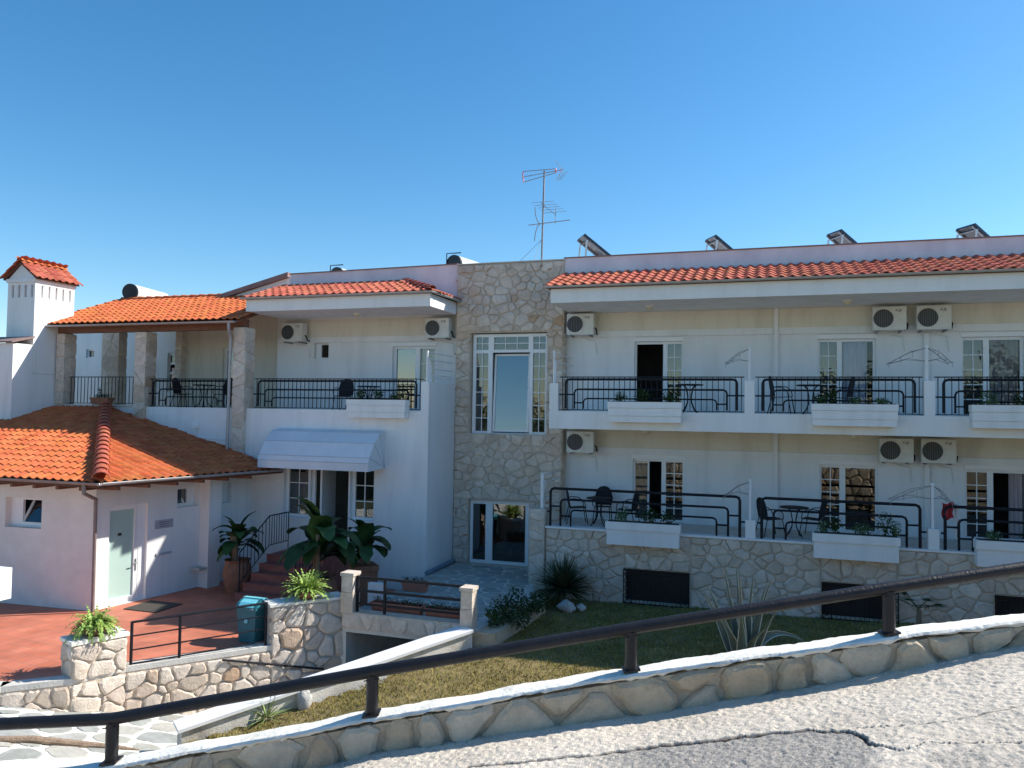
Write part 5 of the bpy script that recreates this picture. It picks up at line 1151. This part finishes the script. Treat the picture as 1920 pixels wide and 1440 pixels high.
for x, y, z, rz, lb in ((1.0-.75,20.6,.055,R(100),'black chair left of the table on the upper middle balcony'),(1.65,21.0,.055,R(-110),'black chair behind the planter on the upper middle balcony'),(-12.15,20.7,-.02,R(10),'black chair on the left block balcony'),
    (-4.95,20.7,-2.95,R(110),'black chair at the left end of the lower balcony'),(-4.35,21.2,-2.95,R(5),'black chair behind the table on the lower left balcony'),(-3.6,20.7,-2.95,R(-100),'black chair partly hidden by the planter on the lower left balcony'),
    (.0,20.5,-2.95,R(120),'black chair by the white post on the lower middle balcony'),(1.0,20.9,-2.95,R(-110),'black chair right of the table on the lower middle balcony'),
    (-17.75,20.4,-.005,R(100),'black chair at the left of the porch table'),(-16.2,20.4,-.005,R(-100),'black chair at the right of the porch table')):
    place(ch, u1_, (x,y,z), rz, lb)
for x, y, z, lb in ((-1.98,20.5,.055,'round black table beside the dark open upper door'),(.93,20.6,.055,'round black table on the upper middle balcony'),(-11.3,20.7,-.02,'round black table on the left block balcony'),(-4.3,20.5,-2.95,'round black table on the lower left balcony'),(.55,20.6,-2.95,'round black table on the lower middle balcony'),(-17.0,20.45,-.005,'round black table on the porch')):
    place(tb, u2_, (x,y,z), 0, lb)

# clothes drying racks
def rack(x, z0, h, spans, label):
    y = Yb+.13; t = thing('drying_rack', label, 'drying rack', (x,y,z0), 'clothes drying racks on balcony posts')
    MB().tube([(x,y,z0),(x,y,z0+h)], .036, 12).build('post', 'white_paint', t, True)
    MB().lathe([(.05,0),(.05,.05),(.02,.06)], (x,y,z0+h-.02), 10).build('head', 'white_paint', t, True)
    for L in spans:
        s_ = 1 if L > 0 else -1; zt = z0+h-.03; e = Vector((x+L,y-.05,zt-.34))
        for dy in (-.22,.22):
            MB().tube([(x,y,zt),(x+L*.45,y+dy,zt-.10),(x+L,y+dy*.9,zt-.36)], .007, 5).build('arm', 'steel_dull', t); MB().tube([(x,y,zt-.3),(x+L*.5,y+dy,zt-.25),(x+L,y+dy*.9,zt-.36)], .006, 5).build('arm', 'steel_dull', t)
        for k in range(5): f = .3+.7*k/4; MB().tube([(x+L*f,y-.24,zt-.36*f+.03),(x+L*f,y+.24,zt-.36*f+.03)], .004, 4).build('line', 'steel_dull', t)
        for k in range(3): f = .4+.3*k; MB().tube([(x+L*f,y-.22,zt-.36*f+.03),(x+L*f,y-.22,zt-.36*f-.09)], .005, 4).build('hook', 'steel_dull', t)
rack(-.49,.84,.80,(-.55,),'drying rack with small folded arms on the first upper balcony post'); rack(3.33,.84,.78,(-.8,.48),'wide drying rack spread both ways on the upper right post')
rack(-.46,-2.47,.92,(-.60,),'drying rack with small arms on the lower balcony post'); rack(3.44,-2.45,.98,(-.88,.35),'wide drying rack on the lower right post with laundry hanging')
mb = MB(); vs_ = []; S = 8
for i in range(S+1):
    for j in range(S+1): vs_.append((3.62+.22*i/S+.02*math.sin(j*.9),Yb+.1+.035*math.sin(i*1.3)+.02*math.sin(j),-1.86-.36*j/S-.03*math.sin(i*.6)))
mb.add(vs_, [(i*(S+1)+j,(i+1)*(S+1)+j,(i+1)*(S+1)+j+1,i*(S+1)+j+1) for i in range(S) for j in range(S)])
tag(mb.build('red_garment', 'fabric_red', None, True), 'dark red garment hanging from the lower right drying rack', 'laundry')
mb = MB(); vs_ = []
for i in range(S+1):
    for j in range(S+1): vs_.append((3.87+.10*i/S,Yb+.16+.03*math.sin(i*1.1),-1.88-.75*j/S))
mb.add(vs_, [(i*(S+1)+j,(i+1)*(S+1)+j,(i+1)*(S+1)+j+1,i*(S+1)+j+1) for i in range(S) for j in range(S)])
tag(mb.build('white_towel', 'fabric_white', None, True), 'narrow white towel hanging right of the red garment', 'laundry')

# ------------------------------------------------------------------ roof fittings
def collector(c, label, L=1.9, Wd=1.0):
    t = thing('solar_collector', label, 'solar panel', tuple(c), 'solar collectors on the flat roof'); c = Vector(c); h = Vector((.87,.49,0)); s_ = Vector((-.49,.87,0)); d = (h*math.cos(R(36))-Vector((0,0,1))*math.sin(R(36))); nrm = s_.cross(d); nrm = nrm if nrm.z > 0 else -nrm
    top = c+Vector((0,0,L*math.sin(R(36))))
    MB().obox(top-s_*Wd/2, d*L, s_*Wd, nrm*.07).build('absorber', 'solar_dark', t)
    mb = MB()
    for k in (-1,1): mb.bar(top+s_*k*Wd*.42-nrm*.03, top+d*L+s_*k*Wd*.42-nrm*.03, .03, .04)
    for f in (.12,.88): mb.bar(top+d*L*f-s_*Wd/2-nrm*.03, top+d*L*f+s_*Wd/2-nrm*.03, .03, .03)
    mb.build('frame', 'steel_dull', t)
    for k in (-1,1): q = top+d*L*.1+s_*k*Wd/2; MB().bar(q-nrm*.05, Vector((q.x-.12,q.y,c.z-.35)), .05, .05).build('leg', 'alu', t); q = top+d*L*.93+s_*k*Wd/2; MB().bar(q-nrm*.05, Vector((q.x,q.y,c.z-.35)), .05, .05).build('leg', 'alu', t)
collector((-5.85,24.5,4.66),'large tilted solar collector on the roof beside the tower antenna',1.7,.75); collector((-1.80,24.6,4.66),'tilted solar collector above the first upper balcony post',1.3,.7); collector((1.72,24.6,4.62),'tilted solar collector above the pair of air conditioners',1.3,.7); collector((5.13,24.6,4.58),'tilted solar collector at the right end of the roof',1.3,.7)
def tank(c, ax, L, r, label, frame=False):
    t = thing('water_tank', label, 'water tank', tuple(c), 'roof water tanks'); c = Vector(c); ax = Vector(ax).normalized()
    MB().tube([c-ax*L/2,c+ax*L/2], r, 24).build('drum', 'tank_white', t, True)
    MB().tube([c-ax*(L/2+.03),c-ax*(L/2-.06)], r*1.02, 24).build('end_cap', 'tank_dark', t, True); MB().tube([c+ax*(L/2-.06),c+ax*(L/2+.03)], r*1.02, 24).build('end_cap', 'tank_white', t, True)
    for k in (-1,1): MB().bar(c+ax*L*.3*k, c+ax*L*.3*k-Vector((0,0,r+.4)), .06, .06).build('leg', 'alu', t)
    if frame: MB().tube([c-ax*L*.5+Vector((-.25,0,-.3)),c-ax*L*.5+Vector((-.25,0,.33)),c-ax*L*.4+Vector((.15,0,.36))], .02, 6).build('pipe_frame', 'black_metal', t)
tank((-22.35,23.6,4.17),(-.20,.98,0),2.1,.29,'white water tank with dark end on the porch roof'); tank((-9.30,23.2,4.62),(.20,.98,0),1.3,.27,'black ended water tank behind the stone tower',True); tank((-13.8,23.6,4.52),(.1,.99,0),1.2,.26,'low water tank just visible above the left parapet',True)
t = thing('tv_antenna', 'tall roof mast carrying television antennas beside the solar collector', 'antenna', (-6.87,23.5,4.3))
M0 = Vector((-6.87,23.5,3.55)); M1 = Vector((-6.80,23.5,7.62)); MB().tube([M0,M1], .03, 8).build('mast', 'steel_dull', t, True)
q = Vector((-6.80,23.5,7.55)); d = Vector((-.80,.1,-.03))
for dz_, ee in ((.13,.02),(.02,-.16),(-.08,-.36)): MB().tube([q+Vector((.36,0,dz_*.6+.02)),q+d*.9+Vector((0,0,dz_*1.2+ee*.25))], .012, 6).build('boom', 'steel_dull', t)
MB().tube([q+Vector((-.72,.07,.13)),q+Vector((-.74,.07,-.02)),q+Vector((-.70,.07,-.22))], .018, 6).build('red_end', 'antenna_red', t)
MB().tube([q+Vector((.36,0,.12)),q+Vector((.38,0,.05)),q+Vector((.36,0,-.04))], .02, 6).build('red_end', 'antenna_red', t)
for k in range(3): MB().tube([q+Vector((.46+.06*k,-.1,-.32+.02*k)),q+Vector((.62+.06*k,.1,.02))], .006, 5).build('element', 'steel_dull', t)
MB().tube([q+Vector((.36,0,.36)),q+Vector((.58,.0,.04)),q+Vector((.40,0,-.26))], .012, 6).build('reflector', 'alu', t)
MB().tube([q+Vector((.36,0,.02)),q+Vector((.62,0,.06))], .012, 6).build('boom', 'antenna_red', t)
for k, zz in enumerate((6.60,6.50,6.42,6.34,6.25)): x0 = -6.95+.10*k; MB().tube([(x0-.22,23.4,zz+.0),(x0+.45,23.6,zz+.06)], .007, 5).build('element', 'steel_dull', t)
MB().tube([(-6.9,23.5,6.60),(-6.40,23.5,6.18)], .010, 5).build('boom', 'steel_dull', t); MB().tube([(-6.41,23.5,6.45),(-6.43,23.5,5.92)], .010, 5).build('element', 'steel_dull', t)
MB().tube([(-7.30,23.5,5.92),(-5.95,23.5,6.0)], .014, 6).build('boom', 'steel_dull', t)
for sgn in (1,-1): MB().tube([(-6.90-.32*math.sin(a_)*.6,23.5,5.94+sgn*.5*(1-math.cos(a_*1.1))) for a_ in np.linspace(.15,1.5,7)], .014, 6).build('dish_rib', 'steel_dull', t)
MB().tube([(-6.85,23.5,5.45),(-7.75,23.0,4.36)], .006, 4).build('guy_wire', 'steel_dull', t); MB().tube([(-6.84,23.5,5.5),(-7.15,23.2,4.35)], .008, 4).build('cable', 'alu', t)
t = thing('roof_hut', 'small gabled roof structure behind the solar collector', 'roof', (-5.6,26.6,4.4))
MB().prism([(-6.3,26,3.6),(-5.0,26,3.6),(-5.0,26,4.85),(-5.65,26,5.22),(-6.3,26,4.85)], (0,1.5,0)).build('wall', 'white_plaster', t)
MB().prism([(-6.45,25.95,4.80),(-5.65,25.95,5.25),(-5.65,25.95,5.32),(-6.45,25.95,4.87)], (0,1.6,0)).prism([(-5.65,25.95,5.25),(-4.85,25.95,4.80),(-4.85,25.95,4.87),(-5.65,25.95,5.32)], (0,1.6,0)).build('roof', 'terracotta_red', t)

# ------------------------------------------------------------------ garden plants and small things
def yucca(loc, label, n_, L, wd, seed, mat, trunk=.25, cat='plant', bend=.5):
    t = thing('yucca', label, cat, loc); rg = random.Random(seed); c = Vector(loc)
    MB().lathe([(.09,-.03),(.07,trunk*.5),(.09,trunk)], c, 10).build('trunk', 'stem_brown', t, True)
    mb = MB()
    for k in range(n_):
        a = rg.uniform(0,6.283); el = math.asin(rg.uniform(-.25,1)); d = Vector((math.cos(a)*math.cos(el),math.sin(a)*math.cos(el),math.sin(el)))
        blade(mb, c+Vector((0,0,trunk))+d*.05, d, L*rg.uniform(.75,1.1), wd, bend*rg.random(), rg, 4, .35)
    mb.build('leaves', mat, t)
yucca((-4.80,18.75,-4.64),'large dark spiky yucca bush beside the stone pier',460,.86,.026,11,'leaf_yucca',.35,bend=.3)
yucca((-8.12,11.55,-5.34),'small light green yucca beside the white wall end',60,.50,.016,12,'leaf_yucca_light',.08,bend=.35)
t = thing('agave', 'big agave with pale leaf margins standing behind the hand rail', 'plant', (-.5,15.6,-4.66)); rg = random.Random(5); c = Vector((-.5,15.6,-4.66))
RT = Vector((CY,SY,0)); FW = Vector((-SY,CY,0))
for lat, dep, L, bend in ((-.46,-.1,1.35,.02),(-.36,.12,1.40,.02),(-.34,-.3,1.0,.1),(-.16,.05,1.62,.01),(-.06,-.12,1.55,.01),(.00,.2,1.62,.01),(-.10,-.35,1.15,.04),(.10,.0,1.5,.01),(.24,-.1,1.55,.02),(.30,.15,1.4,.02),(.36,-.25,1.2,.05),(.44,.0,1.25,.85),(.05,-.5,.9,.2),(.2,.45,1.2,.05)):
    d = (RT*lat+FW*dep+Vector((0,0,1))).normalized(); side = (RT+FW*rg.uniform(-.5,.5)); side = (side-d*side.dot(d)).normalized(); P = c+RT*lat*.22+FW*dep*.2; S = 10; L2 = []; M1_ = []; M2_ = []
    for i in range(S+1):
        q = i/S; w_ = (.06+.055*math.sin(math.pi*min(1,q*1.2+.15)))*(1-q)**.55 if i < S else .002; nrm = side.cross(d)
        nrm = nrm if nrm.dot(FW) < 0 else -nrm
        L2.append((P-side*w_*.84+nrm*w_*.25, P-nrm*w_*.15, P+side*w_*.84+nrm*w_*.25)); M1_.append((P-side*w_*1.04+nrm*w_*.44, L2[-1][0]+nrm*.002)); M2_.append((L2[-1][2]+nrm*.002, P+side*w_*1.04+nrm*w_*.44))
        d = (d+RT*(.6*bend*q*(1 if lat > 0 else -1))+Vector((0,0,-bend*q*.5))).normalized(); side = (side-d*side.dot(d)).normalized(); P = P+d*L*1.12/S
    vs_ = [p for r_ in L2 for p in r_]; lf = MB().add(vs_, [f for i in range(S) for f in ((3*i,3*i+1,3*i+4,3*i+3),(3*i+1,3*i+2,3*i+5,3*i+4))]).build('leaf', 'agave_green', t, True)
    mb = MB()
    for M_ in (M1_, M2_): mb.add([p for r_ in M_ for p in r_], [(2*i,2*i+1,2*i+3,2*i+2) for i in range(S)])
    mb.build('margin', 'agave_margin', lf, True)
t = thing('fan_palm', 'small dark fan palm against the stone wall at right', 'palm', (3.0,18.8,-4.6)); rg = random.Random(15); c = Vector((3.0,18.8,-4.6))
MB().tube([c,c+Vector((.02,0,.45)),c+Vector((0,0,.6))], [.07,.05,.03], 8).build('trunk', 'stem_brown', t, True)
for k in range(8):
    a = k*.785+rg.uniform(-.3,.3); el = rg.uniform(.2,.9); d = Vector((math.cos(a)*math.cos(el),math.sin(a)*math.cos(el),math.sin(el))); h = c+Vector((0,0,.55)); e = h+d*.35; mb = MB(); mb.tube([h,e], .008, 5); side = d.cross(Vector((0,0,1))).normalized()
    for j in range(11): f = (j-5)/5*1.15; blade(mb, e, d*math.cos(f)+side*math.sin(f), .36, .02, .35, rg, 3, .3)
    mb.build('frond', 'leaf_dark', t)
def rock(c, r, label, seed):
    rg = random.Random(seed); mb = MB(); n_, m_ = 12, 8; vs_ = []
    for i in range(m_+1):
        for j in range(n_):
            th, ph = math.pi*i/m_, 2*math.pi*j/n_; k = 1+.16*math.sin(3*th+2*ph+seed)+.1*math.cos(5*ph-2*th*seed)+rg.uniform(-.04,.04)
            vs_.append((c[0]+r[0]*k*math.sin(th)*math.cos(ph),c[1]+r[1]*k*math.sin(th)*math.sin(ph),c[2]+r[2]*(k*math.cos(th)+.5)))
    mb.add(vs_, [(i*n_+j,i*n_+(j+1)%n_,(i+1)*n_+(j+1)%n_,(i+1)*n_+j) for i in range(m_) for j in range(n_)]); tag(mb.build('boulder', 'rock_grey', None, True), label, 'rock', 'garden boulders')
rock((-4.55,18.1,-4.62),(.2,.16,.14),'pale round boulder in front of the dark yucca',2); rock((-4.25,18.3,-4.63),(.11,.1,.09),'small boulder right of the round boulder near the yucca',3); rock((-7.72,12.05,-5.2),(.14,.12,.2),'upright pale boulder by the white wall beside the small yucca',4)
# bin
t = thing('waste_bin', 'teal blue pedal bin with light domed lid behind the terrace railing', 'bin', (-10.32,14.11,TR)); bx, by = -10.32, 14.11
MB().add([(bx-.19,by-.19,TR+.01),(bx+.19,by-.19,TR+.01),(bx+.19,by+.19,TR+.01),(bx-.19,by+.19,TR+.01),(bx-.23,by-.23,TR+.68),(bx+.23,by-.23,TR+.68),(bx+.23,by+.23,TR+.68),(bx-.23,by+.23,TR+.68)], [(3,2,1,0),(4,5,6,7),(0,1,5,4),(1,2,6,5),(2,3,7,6),(3,0,4,7)]).build('body', 'bin_teal', t)
pf = [(-.25,.685),(-.25,.74),(-.17,.82),(-.05,.87),(.10,.88),(.25,.80),(.25,.685)]
MB().prism([(bx-.25,by+y,TR+z) for y, z in pf], (.5,0,0)).build('hood', 'bin_teal', t)
MB().prism([(bx-.18,by+y-.01,TR+z+.012) for y, z in ((-.25,.74),(-.17,.82),(-.06,.868),(-.06,.858),(-.165,.808),(-.24,.74))], (.36,0,0)).build('flap', 'bin_lid', t)
MB().prism([(bx-.25,by+y,TR+z+.006) for y, z in ((.0,.885),(.10,.887),(.26,.805),(.26,.79),(.10,.87),(.0,.868))], (.5,0,0)).build('lid', 'bin_lid', t)
MB().box(bx-.04,bx+.04,by-.235,by-.222,TR+.42,TR+.52).build('badge', 'bin_lid', t)
MB().tube([(bx+.12,by-.26,TR+.72),(bx+.2,by-.27,TR+.72)], .012, 6).build('hinge', 'alu', t)
tag(MB().box(-14.75,-13.8,15.15,16.05,TR+.004,TR+.02).build('door_mat', 'mat_dark'), 'dark door mat in front of the frosted glass door', 'mat')
tag(MB().tube([(-11.25,9.12,-5.12),(-10.9,9.47,-5.2),(-10.5,9.88,-5.37),(-10.1,10.3,-5.53),(-9.85,10.55,-5.64)], [.05,.055,.055,.04,.01], 8).build('wooden_log', 'plank_brown', None, False), 'long weathered brown pole lying across the pale flagstones at lower left', 'log')
t = thing('white_cabinet', 'white metal cabinet cut by the left picture edge above the terrace', 'cabinet', (-13.45,10.8,TR))
MB().box(-13.78,-13.20,10.66,10.90,-3.54,-2.98).build('box', 'pvc_white', t); MB().box(-13.75,-13.23,10.647,10.658,-3.5,-3.02).build('door', 'pvc_white', t); MB().box(-13.75,-13.67,10.74,10.82,TR+.002,-3.542).build('post', 'pvc_white', t)
tag(MB().box(-11.50,-11.22,8.84,8.99,-5.155,-4.55).box(-11.47,-11.25,8.83,8.839,-5.0,-4.65).build('blue_panel', 'blue_paint'), 'blue panel cut by the lower left picture edge', 'panel')

# the wood on the far side of the road behind the camera: only its reflection reaches the picture
mb = MB(); rg = random.Random(60); tk = MB()
for k in range(16):
    r = -30+3.1*k+rg.uniform(-.8,.8); d_ = -12.5+rg.uniform(-1.5,1.5); b0 = RD(r,d_,lerp(r,RR,RZ)*.6); h = rg.uniform(3.2,5.0)
    tk.tube([b0-Vector((0,0,.6)),b0+Vector((.1,.05,h*.4)),b0+Vector((0,.1,h*.7))], [.16,.11,.05], 7)
    for j in range(9): a = rg.uniform(0,6.28); q_ = 1.7*rg.uniform(.1,.75); leaf_ball(mb, b0+Vector((q_*math.cos(a),q_*math.sin(a),h*rg.uniform(.25,.92))), (1.0,1.0,.8), 80, .17, rg)
wd = tag(mb.build('wood', 'leaf_mid'), 'line of dark green trees behind the road seen only as reflections', 'wood', kind='stuff')
tag(tk.build('trunks', 'bark', wd), kind='stuff')
